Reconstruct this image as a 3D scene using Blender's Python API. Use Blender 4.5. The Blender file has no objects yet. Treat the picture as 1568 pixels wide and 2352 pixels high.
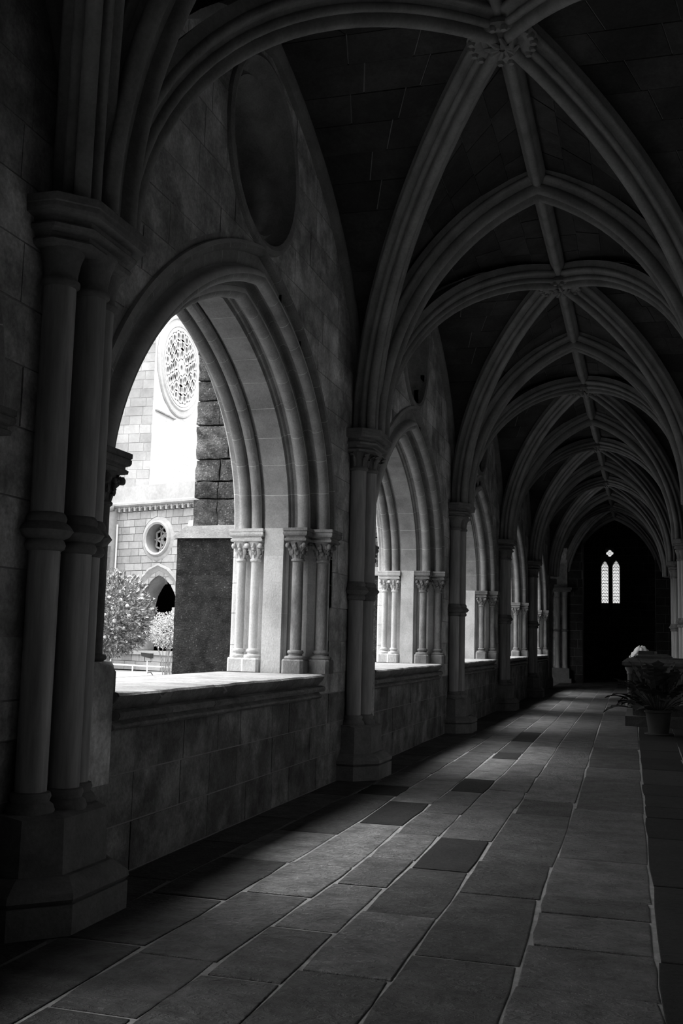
import bpy, bmesh, math, random
from mathutils import Vector, Matrix, noise
from math import sin, cos, pi, sqrt, radians, atan2

rnd = random.Random(7)
SC = bpy.context.scene
COL = SC.collection

# ------------------------------------------------------------------ camera
F_PX = 2398.0
YAW, PITCH, ROLL = 0.283151, 0.12062, 0.0253644
CX, CY_, CZ = 3.057, 0.0, 1.45
cy, sy, cp, sp, cr, sr = cos(YAW), sin(YAW), cos(PITCH), sin(PITCH), cos(ROLL), sin(ROLL)
Fv = Vector((-sy * cp, cy * cp, sp)); Rv = Vector((cy, sy, 0)); Uv = Rv.cross(Fv)
R2 = cr * Rv + sr * Uv; U2 = -sr * Rv + cr * Uv
cam_d = bpy.data.cameras.new('camera')
cam_d.sensor_fit = 'VERTICAL'; cam_d.sensor_height = 36.0
cam_d.lens = 36.0 * F_PX / 2352.0
cam_d.clip_start = 0.05; cam_d.clip_end = 400
cam = bpy.data.objects.new('camera', cam_d); COL.objects.link(cam)
M = Matrix((R2, U2, -Fv)).transposed().to_4x4(); M.translation = Vector((CX, CY_, CZ))
cam.matrix_world = M
SC.camera = cam

# ------------------------------------------------------------------ sky, exposure
SKY_STRENGTH = 10.0
w = bpy.data.worlds.new('overcast_sky'); SC.world = w; w.use_nodes = True
nt = w.node_tree; nt.nodes.clear()
tc = nt.nodes.new('ShaderNodeTexCoord'); sx = nt.nodes.new('ShaderNodeSeparateXYZ')
rp = nt.nodes.new('ShaderNodeValToRGB'); bg = nt.nodes.new('ShaderNodeBackground'); wo = nt.nodes.new('ShaderNodeOutputWorld')
rp.color_ramp.elements[0].position = 0.0; rp.color_ramp.elements[0].color = (.16, .16, .16, 1)
rp.color_ramp.elements[1].position = 0.9; rp.color_ramp.elements[1].color = (1, 1, 1, 1)
e_ = rp.color_ramp.elements.new(.5); e_.color = (.42, .42, .42, 1)
nt.links.new(tc.outputs['Generated'], sx.inputs[0]); nt.links.new(sx.outputs['Z'], rp.inputs[0])
nt.links.new(rp.outputs[0], bg.inputs[0]); bg.inputs[1].default_value = SKY_STRENGTH
nt.links.new(bg.outputs[0], wo.inputs[0])
vs = SC.view_settings
vs.view_transform = 'Standard'; vs.look = 'None'; vs.gamma = 1.0; vs.use_curve_mapping = False
vs.exposure = 0.0
SC.cycles.use_denoising = True
SC.cycles.diffuse_bounces = 5
# hazy sun high over the garden, far gallery side
sun_d = bpy.data.lights.new('sun', 'SUN'); sun_d.energy = 9.0; sun_d.angle = radians(28)
sun = bpy.data.objects.new('sun', sun_d); COL.objects.link(sun)
SUN_DIR = Vector((1.6, -.35, -2.9)).normalized()
sun.rotation_euler = SUN_DIR.to_track_quat('-Z', 'Y').to_euler(); sun.location = (-20, 5, 40)

# ------------------------------------------------------------------ materials
def N(nt, t, **kw):
    n = nt.nodes.new(t)
    for k, v in kw.items(): setattr(n, k, v)
    return n

def stone(name, base, var=.35, scale=2.5, fine=30, bump=.35, bdist=.01, stretch=(1, 1, 1), stain=0.0, rnd_amt=.25, rough=.85, spec=.25, pit=0.0, cleft=0.0):
    m = bpy.data.materials.new(name); m.use_nodes = True
    nt = m.node_tree; b = nt.nodes['Principled BSDF']; L = nt.links.new
    g = N(nt, 'ShaderNodeNewGeometry'); oi = N(nt, 'ShaderNodeObjectInfo')
    mp = N(nt, 'ShaderNodeMapping'); mp.inputs['Scale'].default_value = stretch
    L(g.outputs['Position'], mp.inputs['Vector'])
    n1 = N(nt, 'ShaderNodeTexNoise'); n1.inputs['Scale'].default_value = scale; n1.inputs['Detail'].default_value = 6; n1.inputs['Roughness'].default_value = .62
    n2 = N(nt, 'ShaderNodeTexNoise'); n2.inputs['Scale'].default_value = fine; n2.inputs['Detail'].default_value = 5; n2.inputs['Roughness'].default_value = .65
    L(mp.outputs[0], n1.inputs['Vector']); L(mp.outputs[0], n2.inputs['Vector'])
    r1 = N(nt, 'ShaderNodeMapRange'); r1.inputs['From Min'].default_value = .3; r1.inputs['From Max'].default_value = .7
    r1.inputs['To Min'].default_value = 1 - var; r1.inputs['To Max'].default_value = 1 + var
    L(n1.outputs['Fac'], r1.inputs['Value'])
    r2 = N(nt, 'ShaderNodeMapRange'); r2.inputs['From Min'].default_value = .3; r2.inputs['From Max'].default_value = .7
    r2.inputs['To Min'].default_value = 1 - var * .5; r2.inputs['To Max'].default_value = 1 + var * .5
    L(n2.outputs['Fac'], r2.inputs['Value'])
    add = N(nt, 'ShaderNodeMath', operation='ADD'); L(oi.outputs['Random'], add.inputs[0]); L(g.outputs['Random Per Island'], add.inputs[1])
    fr = N(nt, 'ShaderNodeMath', operation='FRACT'); L(add.outputs[0], fr.inputs[0])
    r3 = N(nt, 'ShaderNodeMapRange'); r3.inputs['To Min'].default_value = 1 - rnd_amt; r3.inputs['To Max'].default_value = 1 + rnd_amt
    L(fr.outputs[0], r3.inputs['Value'])
    m1 = N(nt, 'ShaderNodeMath', operation='MULTIPLY'); L(r1.outputs[0], m1.inputs[0]); L(r2.outputs[0], m1.inputs[1])
    m2 = N(nt, 'ShaderNodeMath', operation='MULTIPLY'); L(m1.outputs[0], m2.inputs[0]); L(r3.outputs[0], m2.inputs[1])
    last = m2
    if stain:
        n3 = N(nt, 'ShaderNodeTexNoise'); n3.inputs['Scale'].default_value = 1.3; n3.inputs['Detail'].default_value = 8; n3.inputs['Roughness'].default_value = .7
        L(g.outputs['Position'], n3.inputs['Vector'])
        r4 = N(nt, 'ShaderNodeMapRange'); r4.inputs['From Min'].default_value = .44; r4.inputs['From Max'].default_value = .56
        r4.inputs['To Min'].default_value = 1 - stain; r4.inputs['To Max'].default_value = 1.0
        L(n3.outputs['Fac'], r4.inputs['Value'])
        m3 = N(nt, 'ShaderNodeMath', operation='MULTIPLY'); L(last.outputs[0], m3.inputs[0]); L(r4.outputs[0], m3.inputs[1]); last = m3
    if pit:
        v = N(nt, 'ShaderNodeTexNoise'); v.inputs['Scale'].default_value = 55; v.inputs['Detail'].default_value = 3
        L(g.outputs['Position'], v.inputs['Vector'])
        r5 = N(nt, 'ShaderNodeMapRange'); r5.inputs['From Min'].default_value = .60; r5.inputs['From Max'].default_value = .68
        r5.inputs['To Min'].default_value = 1; r5.inputs['To Max'].default_value = 1 + pit
        L(v.outputs['Fac'], r5.inputs['Value'])
        m4 = N(nt, 'ShaderNodeMath', operation='MULTIPLY'); L(last.outputs[0], m4.inputs[0]); L(r5.outputs[0], m4.inputs[1]); last = m4
    m5 = N(nt, 'ShaderNodeMath', operation='MULTIPLY'); m5.inputs[1].default_value = base; m5.use_clamp = True
    L(last.outputs[0], m5.inputs[0]); L(m5.outputs[0], b.inputs['Base Color'])
    b.inputs['Roughness'].default_value = rough; b.inputs['Specular IOR Level'].default_value = spec
    bp = N(nt, 'ShaderNodeBump'); bp.inputs['Strength'].default_value = bump; bp.inputs['Distance'].default_value = bdist
    if cleft:
        n5 = N(nt, 'ShaderNodeTexNoise'); n5.inputs['Scale'].default_value = cleft; n5.inputs['Detail'].default_value = 7; n5.inputs['Roughness'].default_value = .7; n5.inputs['Distortion'].default_value = .6
        mp2 = N(nt, 'ShaderNodeMapping'); mp2.inputs['Rotation'].default_value = (0, 0, .5); mp2.inputs['Scale'].default_value = (1, 2.6, 1)
        L(g.outputs['Position'], mp2.inputs[0]); L(mp2.outputs[0], n5.inputs['Vector'])
        ad = N(nt, 'ShaderNodeMath', operation='ADD'); L(n5.outputs['Fac'], ad.inputs[0]); L(n2.outputs['Fac'], ad.inputs[1])
        L(ad.outputs[0], bp.inputs['Height'])
    else:
        L(n2.outputs['Fac'], bp.inputs['Height'])
    L(bp.outputs[0], b.inputs['Normal'])
    return m

def plain(name, v, rough=.6, spec=.3, **kw):
    return stone(name, v, var=kw.get('var', .15), scale=8, fine=60, bump=kw.get('bump', .1), rnd_amt=kw.get('rnd', .12), rough=rough, spec=spec)

MT = dict(
    walllow=stone('lower_granite_ashlar', .12, var=.5, scale=4, fine=38, bump=.6, bdist=.015, stain=-.9, rnd_amt=.22),
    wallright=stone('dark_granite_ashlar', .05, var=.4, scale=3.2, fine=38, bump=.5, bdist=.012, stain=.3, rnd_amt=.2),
    bouncewall=stone('pale_bounce_wall', .62, var=.15, scale=2, fine=30, bump=.3, rnd_amt=.08),
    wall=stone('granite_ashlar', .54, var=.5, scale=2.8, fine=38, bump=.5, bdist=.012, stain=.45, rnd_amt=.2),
    mortar=stone('lime_mortar', .26, var=.2, scale=6, rnd_amt=0),
    arch=stone('arch_granite', .25, var=.3, scale=3.5, fine=60, bump=.6, bdist=.010, rnd_amt=.07),
    jamb=stone('jamb_granite', .48, var=.25, scale=3.0, fine=70, bump=.6, bdist=.010, rnd_amt=.05, stretch=(1, 1, .7)),
    jambin=stone('lichened_colonette_granite', .17, var=.4, scale=6, fine=70, bump=.7, bdist=.010, rnd_amt=.05, stretch=(1, 1, .5)),
    mosslow=stone('mossy_buttress_foot', .027, var=.9, scale=9, fine=60, bump=1.0, bdist=.05, rnd_amt=.12, pit=3.0),
    marble=stone('veined_marble_shaft', .34, var=.42, scale=7, fine=24, bump=.12, bdist=.006, stretch=(1, 1, .09), rnd_amt=.12, rough=.55, spec=.35),
    pier=stone('pier_granite', .19, var=.3, scale=4, fine=45, bump=.4, rnd_amt=.08),
    sill=stone('worn_sill_stone', .19, var=.35, scale=5, fine=40, bump=.8, bdist=.015, rnd_amt=.12),
    rib=stone('rib_granite', .24, var=.25, scale=3, fine=40, bump=.35, rnd_amt=.06),
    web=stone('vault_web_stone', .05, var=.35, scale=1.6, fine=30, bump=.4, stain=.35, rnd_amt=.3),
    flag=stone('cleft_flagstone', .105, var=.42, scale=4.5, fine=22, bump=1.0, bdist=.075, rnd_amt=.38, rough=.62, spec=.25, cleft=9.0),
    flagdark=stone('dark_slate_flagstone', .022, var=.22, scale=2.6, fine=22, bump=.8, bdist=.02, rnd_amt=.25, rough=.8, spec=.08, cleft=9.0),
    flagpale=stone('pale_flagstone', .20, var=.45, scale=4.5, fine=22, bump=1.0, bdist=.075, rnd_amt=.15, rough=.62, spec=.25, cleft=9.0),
    jointpale=stone('pale_arch_pointing', .50, var=.15, scale=6, rnd_amt=0),
    bed=stone('floor_joint_mortar', .20, var=.3, scale=9, fine=70, bump=.6, rnd_amt=0),
    moss=stone('mossy_buttress_stone', .17, var=.75, scale=9, fine=48, bump=1.0, bdist=.05, rnd_amt=.2, pit=2.0, stain=.5),
    mosstop=stone('weathered_slope_stone', .40, var=.3, scale=7, fine=60, bump=.7, rnd_amt=.1),
    fac=stone('pale_facade_stone', .25, var=.22, scale=.9, fine=9, bump=.2, bdist=.02, rnd_amt=.16),
    facdark=stone('stained_facade_stone', .20, var=.5, scale=1.4, fine=8, bump=.2, bdist=.02, rnd_amt=.2, stretch=(1, 1, .4)),
    facjoint=stone('facade_joint', .15, var=.2, scale=2, rnd_amt=0),
    facmould=stone('pale_carved_facade_stone', .27, var=.15, scale=2, fine=8, bump=.1, rnd_amt=.06),
    rose=stone('grey_rose_tracery', .36, var=.12, scale=2, fine=8, bump=.1, rnd_amt=.1),
    roseglass=plain('old_rose_glass', .17),
    church=stone('pale_church_stone', .50, var=.08, scale=1, fine=8, bump=.1, rnd_amt=.06),  # paler tone than the far facade's stone
    lawn=stone('dark_lawn', .04, var=.4, scale=5, fine=90, bump=.8, rnd_amt=0),
    gravel=stone('pale_courtyard_gravel', .16, var=.2, scale=3, fine=40, bump=.5, rnd_amt=0),
    dark=plain('shade_black_and_soil', .02),  # near-black for the far gallery's shade and for the pot soil
    leaf=stone('glossy_citrus_leaf', .17, var=.35, scale=5, fine=20, bump=.05, rnd_amt=.65, rough=.28, spec=.8),
    leaf2=stone('shrub_leaf', .38, var=.3, scale=5, fine=20, bump=.05, rnd_amt=.5, rough=.45, spec=.4),
    orange=plain('orange_peel', .55, rough=.45, spec=.4, rnd=.1),
    bark=plain('grey_bark', .22, rnd=.2),
    iron=plain('black_painted_metal', .03, rough=.5),
    pipe=plain('pale_pipe', .65, rough=.5),
    tomb=stone('dark_tomb_stone', .05, var=.4, scale=5, fine=40, bump=.4, rnd_amt=.1),
    cloth=stone('pale_linen', .88, var=.06, scale=8, fine=90, bump=.1, rnd_amt=0),
    tombpale=stone('pale_tomb_marble', .10, var=.2, scale=6, fine=40, bump=.3, rnd_amt=.1),
    pot=plain('dark_glazed_pot', .035, rough=.6, spec=.2),
    plant=plain('dark_houseplant_leaf', .02, rough=.7, spec=.1),
    lead=plain('window_lead', .03),
)
def glass_mat():
    m = bpy.data.materials.new('milky_window_glass'); m.use_nodes = True
    nt = m.node_tree; nt.nodes.clear()
    o = N(nt, 'ShaderNodeOutputMaterial'); t = N(nt, 'ShaderNodeBsdfTransparent'); gl = N(nt, 'ShaderNodeBsdfGlossy'); mx = N(nt, 'ShaderNodeMixShader'); tr = N(nt, 'ShaderNodeBsdfTranslucent'); mx2 = N(nt, 'ShaderNodeMixShader')
    t.inputs[0].default_value = (.8, .8, .8, 1); gl.inputs['Roughness'].default_value = .15; mx.inputs[0].default_value = .06; mx2.inputs[0].default_value = .35
    tr.inputs[0].default_value = (.8, .8, .8, 1)
    nt.links.new(t.outputs[0], mx2.inputs[1]); nt.links.new(tr.outputs[0], mx2.inputs[2])
    nt.links.new(mx2.outputs[0], mx.inputs[1]); nt.links.new(gl.outputs[0], mx.inputs[2]); nt.links.new(mx.outputs[0], o.inputs[0])
    return m
MT['glass'] = glass_mat()

# ------------------------------------------------------------------ mesh builder
class MB:
    def __init__(s): s.v = []; s.f = []
    def add(s, vs, fs):
        o = len(s.v); s.v += [tuple(p) for p in vs]; s.f += [tuple(i + o for i in f) for f in fs]
    def box(s, x0, x1, y0, y1, z0, z1):
        s.add([(x, y, z) for z in (z0, z1) for y in (y0, y1) for x in (x0, x1)],
              [(0, 2, 3, 1), (4, 5, 7, 6), (0, 1, 5, 4), (2, 6, 7, 3), (0, 4, 6, 2), (1, 3, 7, 5)])
    def hexa(s, a, b):          # two matching quads
        s.add(list(a) + list(b), [(0, 1, 2, 3), (7, 6, 5, 4), (0, 4, 5, 1), (1, 5, 6, 2), (2, 6, 7, 3), (3, 7, 4, 0)])
    def prism(s, poly, f0, f1):  # poly 2D list, f0/f1 map (a,b)->3D
        n = len(poly)
        s.add([f0(*p) for p in poly] + [f1(*p) for p in poly],
              [tuple(range(n)), tuple(range(2 * n - 1, n - 1, -1))] + [(i, (i + 1) % n, n + (i + 1) % n, n + i) for i in range(n)])
    def zprism(s, poly, z0, z1, s0=1, s1=1):
        s.prism(poly, lambda a, b: (a * s0, b * s0, z0), lambda a, b: (a * s1, b * s1, z1))
    def loft(s, rings, cap=True):
        n = len(rings[0]); vs = [p for r in rings for p in r]; fs = []
        for k in range(len(rings) - 1):
            for i in range(n):
                j = (i + 1) % n
                fs.append((k * n + i, k * n + j, (k + 1) * n + j, (k + 1) * n + i))
        if cap: fs += [tuple(range(n - 1, -1, -1)), tuple((len(rings) - 1) * n + i for i in range(n))]
        s.add(vs, fs)
    def lathe(s, c, prof, seg=20, cap=True):
        s.loft([[(c[0] + r * cos(2 * pi * i / seg), c[1] + r * sin(2 * pi * i / seg), z) for i in range(seg)] for r, z in prof], cap)
    def ball(s, c, r, seg=10, rings=6, sc=(1, 1, 1)):
        rr = []
        for k in range(1, rings):
            a = pi * k / rings
            rr.append([(c[0] + sc[0] * r * sin(a) * cos(2 * pi * i / seg), c[1] + sc[1] * r * sin(a) * sin(2 * pi * i / seg), c[2] - sc[2] * r * cos(a)) for i in range(seg)])
        s.loft(rr)
    def tube(s, pts, rads, seg=8):
        pts = [Vector(p) for p in pts]
        if not hasattr(rads, '__len__'): rads = [rads] * len(pts)
        rings = []
        for i, p in enumerate(pts):
            d = (pts[min(i + 1, len(pts) - 1)] - pts[max(i - 1, 0)]).normalized()
            a = Vector((0, 0, 1)) if abs(d.z) < .9 else Vector((1, 0, 0))
            u = d.cross(a).normalized(); v = d.cross(u)
            rings.append([tuple(p + rads[i] * (cos(2 * pi * k / seg) * u + sin(2 * pi * k / seg) * v)) for k in range(seg)])
        s.loft(rings)
    def xf(s, fn, start=0):
        s.v[start:] = [tuple(fn(Vector(p))) for p in s.v[start:]]
    def rough(s, amp, freq, start=0):
        for i in range(start, len(s.v)):
            p = Vector(s.v[i]); n = noise.noise_vector(p * freq) * amp
            s.v[i] = tuple(p + n)
    def mesh(s, name, mat, smooth=None):
        me = bpy.data.meshes.new(name); me.from_pydata(s.v, [], s.f)
        bm = bmesh.new(); bm.from_mesh(me)
        bmesh.ops.recalc_face_normals(bm, faces=bm.faces)
        if smooth is not None:
            for f in bm.faces: f.smooth = True
            for e in bm.edges:
                if len(e.link_faces) == 2 and e.calc_face_angle(0) > smooth: e.smooth = False
        bm.to_mesh(me); bm.free()
        me.materials.append(mat)
        return me

def link(name, data, parent=None, loc=None):
    o = bpy.data.objects.new(name, data); COL.objects.link(o)
    if parent is not None: o.parent = parent
    if loc is not None: o.location = loc
    return o
def build(name, mb, mat, parent=None, smooth=None, loc=None, kind=None, label=None):
    o = link(name, mb.mesh(name, MT[mat], smooth), parent, loc)
    if kind: o['kind'] = kind
    if label: o['label'] = label
    return o
def thing(name, label, cat, loc=(0, 0, 0), group=None, rz=0):
    o = link(name, None, None, loc); o.rotation_euler.z = rz; o['label'] = label; o['category'] = cat
    if group: o['group'] = group
    return o
def kids(o): return [c for c in bpy.data.objects if c.parent is o]
def dup(o, loc, label=None, rz=None, parent=None, cache={}):
    c = o.copy(); COL.objects.link(c); c.location = loc
    if rz is not None: c.rotation_euler.z = rz
    if label: c['label'] = label
    if parent is not None: c.parent = parent
    for ch in CH.get(o.name, []):
        dup(ch, ch.location, parent=c)
    return c
CH = {}
def register(root):
    for o in [root] + list(root.children_recursive):
        CH[o.name] = list(o.children)

# ------------------------------------------------------------------ shared dimensions
Y0, L = 4.95, 6.10          # first pier in view, bay length
W = 3.98; XC = W / 2        # gallery width
ZS, ZV = 3.72, 2.72         # vault springing, rise
GR = 1.43
def g(u):
    u = min(1, max(0, u)); return sqrt(max(0, GR ** 2 - (GR - 1 + u) ** 2)) / sqrt(GR ** 2 - (GR - 1) ** 2)
NB = range(0, 6)            # bays 0..5 ; bay b runs from Y0+(b-1)L to Y0+bL
def ybay(b): return Y0 + (b - 1) * L
def web_z(x, y, b):
    ux = abs(x - XC) / XC; uy = abs(y - ybay(b) - L / 2) / (L / 2)
    return ZS + .12 + ZV * g(min(ux, uy))

# arch curve (local y measured from the pier on the left of the bay)
ZF = 2.52; APY, APZ = 2.93, 4.27
BZR = [(4.80, ZF), (4.80, 3.45), (3.95, 4.05), (APY, APZ)]
BZL = [(.67, ZF), (.86, 3.28), (1.85, 4.05), (APY, APZ)]
def bez(P, t):
    a = (1 - t) ** 3, 3 * t * (1 - t) ** 2, 3 * t * t * (1 - t), t ** 3
    return sum(a[i] * P[i][0] for i in range(4)), sum(a[i] * P[i][1] for i in range(4))
def half_curve(P, n=61):
    side = 1 if P[0][0] > APY else -1
    pts = [bez(P, i / (n - 1)) for i in range(n)]; nor = []
    for i in range(n):
        a = pts[max(0, i - 1)]; b = pts[min(n - 1, i + 1)]
        d = Vector((b[0] - a[0], b[1] - a[1])).normalized()
        m = Vector((d.y, -d.x)) * side
        nor.append(m if m.y >= 0 or i < 5 else m)
    nor[0] = Vector((side, 0))
    if i == n - 1: nor[-1] = Vector((0, 1 / max(.3, nor[-1].y)))
    acc = [0]
    for i in range(1, n): acc.append(acc[-1] + math.dist(pts[i], pts[i - 1]))
    return pts, nor, acc
HR, HL = half_curve(BZR), half_curve(BZL)
def curve_at(H, s, d):       # arc length s, outward offset d -> (y,z)
    pts, nor, acc = H
    for i in range(1, len(acc)):
        if acc[i] >= s or i == len(acc) - 1:
            t = (s - acc[i - 1]) / (acc[i] - acc[i - 1]); t = min(1, max(0, t))
            p = Vector(pts[i - 1]).lerp(Vector(pts[i]), t); m = nor[i - 1].lerp(nor[i], t)
            return p.x + m.x * d, p.y + m.y * d
HOOD = .40
def open_edge(side, z, d=HOOD):
    """y of the opening edge of the wall at height z, or None"""
    if z < 1.10: return None
    H = HR if side > 0 else HL
    if z <= ZF: return H[0][0][0] + side * d
    pts, nor, _ = H
    prev = None
    for p, m in zip(pts, nor):
        q = (p[0] + m.x * d, p[1] + m.y * d)
        if prev and prev[1] <= z <= q[1]:
            t = (z - prev[1]) / max(1e-6, q[1] - prev[1]); return prev[0] + t * (q[0] - prev[0])
        prev = q
    return None
OCY, OCZ, OCR = 2.95, 5.50, .80
def oc_edge(side, z):
    dz = abs(z - OCZ)
    if dz >= OCR: return None
    return OCY + side * sqrt(OCR ** 2 - dz * dz)
def edge(side, z):
    e = open_edge(side, z)
    if e is None: e = oc_edge(side, z)
    return e

# ================================================================== SETTING
# ---------------------------------------------------------------- floor
floor = build('floor', (lambda m: (m.box(-.02, W + .02, -1.3, 46.2, -.3, -.0055), m)[1])(MB()), 'bed', kind='structure')
def interp(tab, y):
    if y <= tab[0][1]: return tab[0][0]
    for a, b in zip(tab, tab[1:]):
        if y <= b[1]: return a[0] + (b[0] - a[0]) * (y - a[1]) / (b[1] - a[1])
    return tab[-1][0]
LN = dict(
    A=[(3.12, 4.5), (3.10, 5), (3.09, 6), (3.06, 8.5), (3.02, 11.5), (2.95, 18), (2.84, 36)],
    B=[(2.51, 5), (2.47, 6.4), (2.46, 8.8), (2.42, 11.2), (2.36, 14.2), (2.27, 19.3), (2.21, 23.2), (2.1, 31)],
    C=[(2.0, 5.9), (1.97, 7.8), (1.94, 10.9), (1.87, 15.4), (1.81, 19.2), (1.79, 23), (1.62, 37)],
    D=[(1.58, 4.9), (1.59, 6.8), (1.56, 8.9), (1.53, 13.2), (1.45, 16.4), (1.41, 21), (1.27, 28), (1.2, 35.7)],
    E=[(1.20, 4), (1.22, 5.1), (1.27, 6.5), (1.23, 8.2), (1.2, 11), (1.17, 13.1), (1.14, 15.6), (1.09, 21), (.99, 27.3), (.91, 35.8)],
    F=[(.80, 4.3), (.83, 5.5), (.85, 8.2), (.82, 9.5), (.80, 12.8), (.77, 16.2), (.67, 21.7), (.55, 36)],
    G=[(.35, 6), (.37, 8.8), (.41, 9.8), (.41, 12.3), (.48, 16), (.40, 30)],
    W0=[(.0, 0), (.0, 50)], H=[(3.52, 0), (3.52, 50)], W1=[(W, 0), (W, 50)])
rows = [
    ('W0', 'G', [3.2, 4.6, 5.9, 7.1, 8.2, 9.6, 10.9, 12.2, 13.3]),
    ('G', 'F', [3.3, 4.65, 5.58, 6.65, 7.72, 9.79, 10.45, 11.6, 12.7, 14.0]),
    ('F', 'E', [3.0, 3.8, 4.55, 5.81, 6.67, 8.26, 9.47, 11.03, 12.86, 14.1]),
    ('E', 'D', [3.3, 4.36, 5.19, 6.2, 7.02, 7.96, 9.0, 10.34, 11.34, 13.47, 14.24, 15.93, 17.66]),
    ('D', 'C', [3.6, 4.57, 5.65, 6.8, 7.9, 9.55, 10.59, 11.82, 13.08, 15.33, 18.06, 20.6]),
    ('C', 'B', [3.9, 4.97, 6.26, 7.19, 9.28, 10.1, 12.9, 14.48, 16.36, 19.0, 22.4]),
    ('B', 'A', [4.0, 4.69, 5.33, 5.98, 6.40, 7.52, 9.75, 12.08, 13.1, 15.66, 17.66, 20.6, 22.8]),
    ('A', 'H', [4.3, 5.26, 6.88, 8.55, 9.54, 10.18, 10.96, 11.77, 13.2, 14.5]),
    ('H', 'W1', [4.5, 6.0, 7.4, 8.55, 9.9, 11.2, 12.5, 14.1]),
]
flags = []
for a, b, ys in rows:
    ys = sorted(ys)
    while ys[0] > -.4: ys.insert(0, ys[0] - rnd.uniform(.7, 1.2))
    ys.insert(0, -1.3)
    while ys[-1] < 45.3: ys.append(ys[-1] + rnd.uniform(.7, 1.6))
    ys[-1] = 46.1
    for y0, y1 in zip(ys, ys[1:]): flags.append((a, b, y0, y1))
TONE = {('E', 9.47): 1}
def flag_mesh(a, b, y0, y1, mb):
    gp = .005 + rnd.random() ** 2 * .011
    n = 3 if y0 < 14 else 1
    j = lambda: rnd.uniform(-.006, .006) if y0 < 20 else 0
    ll = [(interp(LN[a], y) + gp + j(), y) for y in [y0 + gp + (y1 - y0 - 2 * gp) * i / n for i in range(n + 1)]]
    rr = [(interp(LN[b], y) - gp + j(), y + j()) for y in [y0 + gp + (y1 - y0 - 2 * gp) * i / n for i in range(n + 1)]]
    if n > 1:   # worn corners
        ll[0] = (ll[0][0] + .01, ll[0][1] + .003); rr[-1] = (rr[-1][0] - .012, rr[-1][1] - .006)
    poly = ll + rr[::-1]
    h = rnd.uniform(.0, .004); tx = rnd.uniform(-.002, .002); ty = rnd.uniform(-.002, .002)
    cxm = sum(p[0] for p in poly) / len(poly); cym = sum(p[1] for p in poly) / len(poly)
    k = len(poly)
    top = lambda x, y: (cxm + (x - cxm) * (1 - .006 / .3), cym + (y - cym) * (1 - .006 / .4), h + tx * (x - cxm) + ty * (y - cym))
    v = [(x, y, -.05) for x, y in poly] + [(x, y, h - .003 + tx * (x - cxm) + ty * (y - cym)) for x, y in poly] + [top(x, y) for x, y in poly]
    f = [tuple(range(2 * k, 3 * k))]
    for r in (0, 1):
        for i in range(k):
            q = (i + 1) % k; f.append((r * k + i, r * k + q, (r + 1) * k + q, (r + 1) * k + i))
    mb.add(v, f)
flags.sort(key=lambda t: (t[2] < 2.2, t[2]))
rest = MB(); restd = MB()
for i, fl in enumerate(flags):
    fm = 'flag'
    ym = (fl[2] + fl[3]) / 2
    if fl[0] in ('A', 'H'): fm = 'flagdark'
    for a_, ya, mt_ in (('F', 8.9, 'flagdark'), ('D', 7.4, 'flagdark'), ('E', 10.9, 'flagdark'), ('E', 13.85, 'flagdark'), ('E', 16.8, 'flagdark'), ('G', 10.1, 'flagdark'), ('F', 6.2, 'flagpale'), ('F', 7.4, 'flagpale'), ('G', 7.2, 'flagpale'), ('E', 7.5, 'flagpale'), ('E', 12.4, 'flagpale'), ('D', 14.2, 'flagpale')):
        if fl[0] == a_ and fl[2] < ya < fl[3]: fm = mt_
    if fl[2] >= 2.2 - 1 and i < 285:
        mb = MB(); flag_mesh(*fl, mb); build('flagstone', mb, fm, floor)
    else: flag_mesh(*fl, restd if fm == 'flagdark' else rest)
build('flagstones_beyond', rest, 'flag', floor, kind='stuff'); build('dark_flagstones_beyond', restd, 'flagdark', floor, kind='stuff')

# ---------------------------------------------------------------- left wall: ashlar blocks over mortar core
def wall_backing(mb, b, y_end=None):
    yb = ybay(b); zt = ZS + ZV + .5
    zs = [0, .5, .9, 1.10] + [1.10 + i * (ZF - 1.1) / 4 for i in range(1, 5)]
    z = ZF
    while z < zt - .07: z += .06; zs.append(z)
    XF, XB = -.005, -.96
    for z0, z1 in zip(zs, zs[1:]):
        e = [(edge(-1, zz), edge(1, zz)) for zz in (z0 + 1e-4, z1 - 1e-4)]
        if e[0][0] is None and e[1][0] is None:
            for X in (XF, XB): mb.add([(X, yb, z0 - (.3 if z0 == 0 else 0)), (X, yb + L, z0 - (.3 if z0 == 0 else 0)), (X, yb + L, z1), (X, yb, z1)], [(0, 1, 2, 3)])
        else:
            lo = e[0] if e[0][0] is not None else (OCY if e[1][0] > 2 else APY,) * 2
            hi = e[1] if e[1][0] is not None else (APY, APY)
            for X in (XF, XB):
                mb.add([(X, yb, z0), (X, yb + lo[0], z0), (X, yb + hi[0], z1), (X, yb, z1)], [(0, 1, 2, 3)])
                mb.add([(X, yb + lo[1], z0), (X, yb + L, z0), (X, yb + L, z1), (X, yb + hi[1], z1)], [(0, 1, 2, 3)])
    mb.add([(XB, yb, zt), (XB, yb + L, zt), (XF, yb + L, zt), (XF, yb, zt)], [(0, 1, 2, 3)])
core = MB()
for b in range(0, 6): wall_backing(core, b)
core.box(-1.0, -.01, -1.3, ybay(0), -.3, 7)
wall_left = build('wall_left', core, 'mortar', kind='structure')

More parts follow.
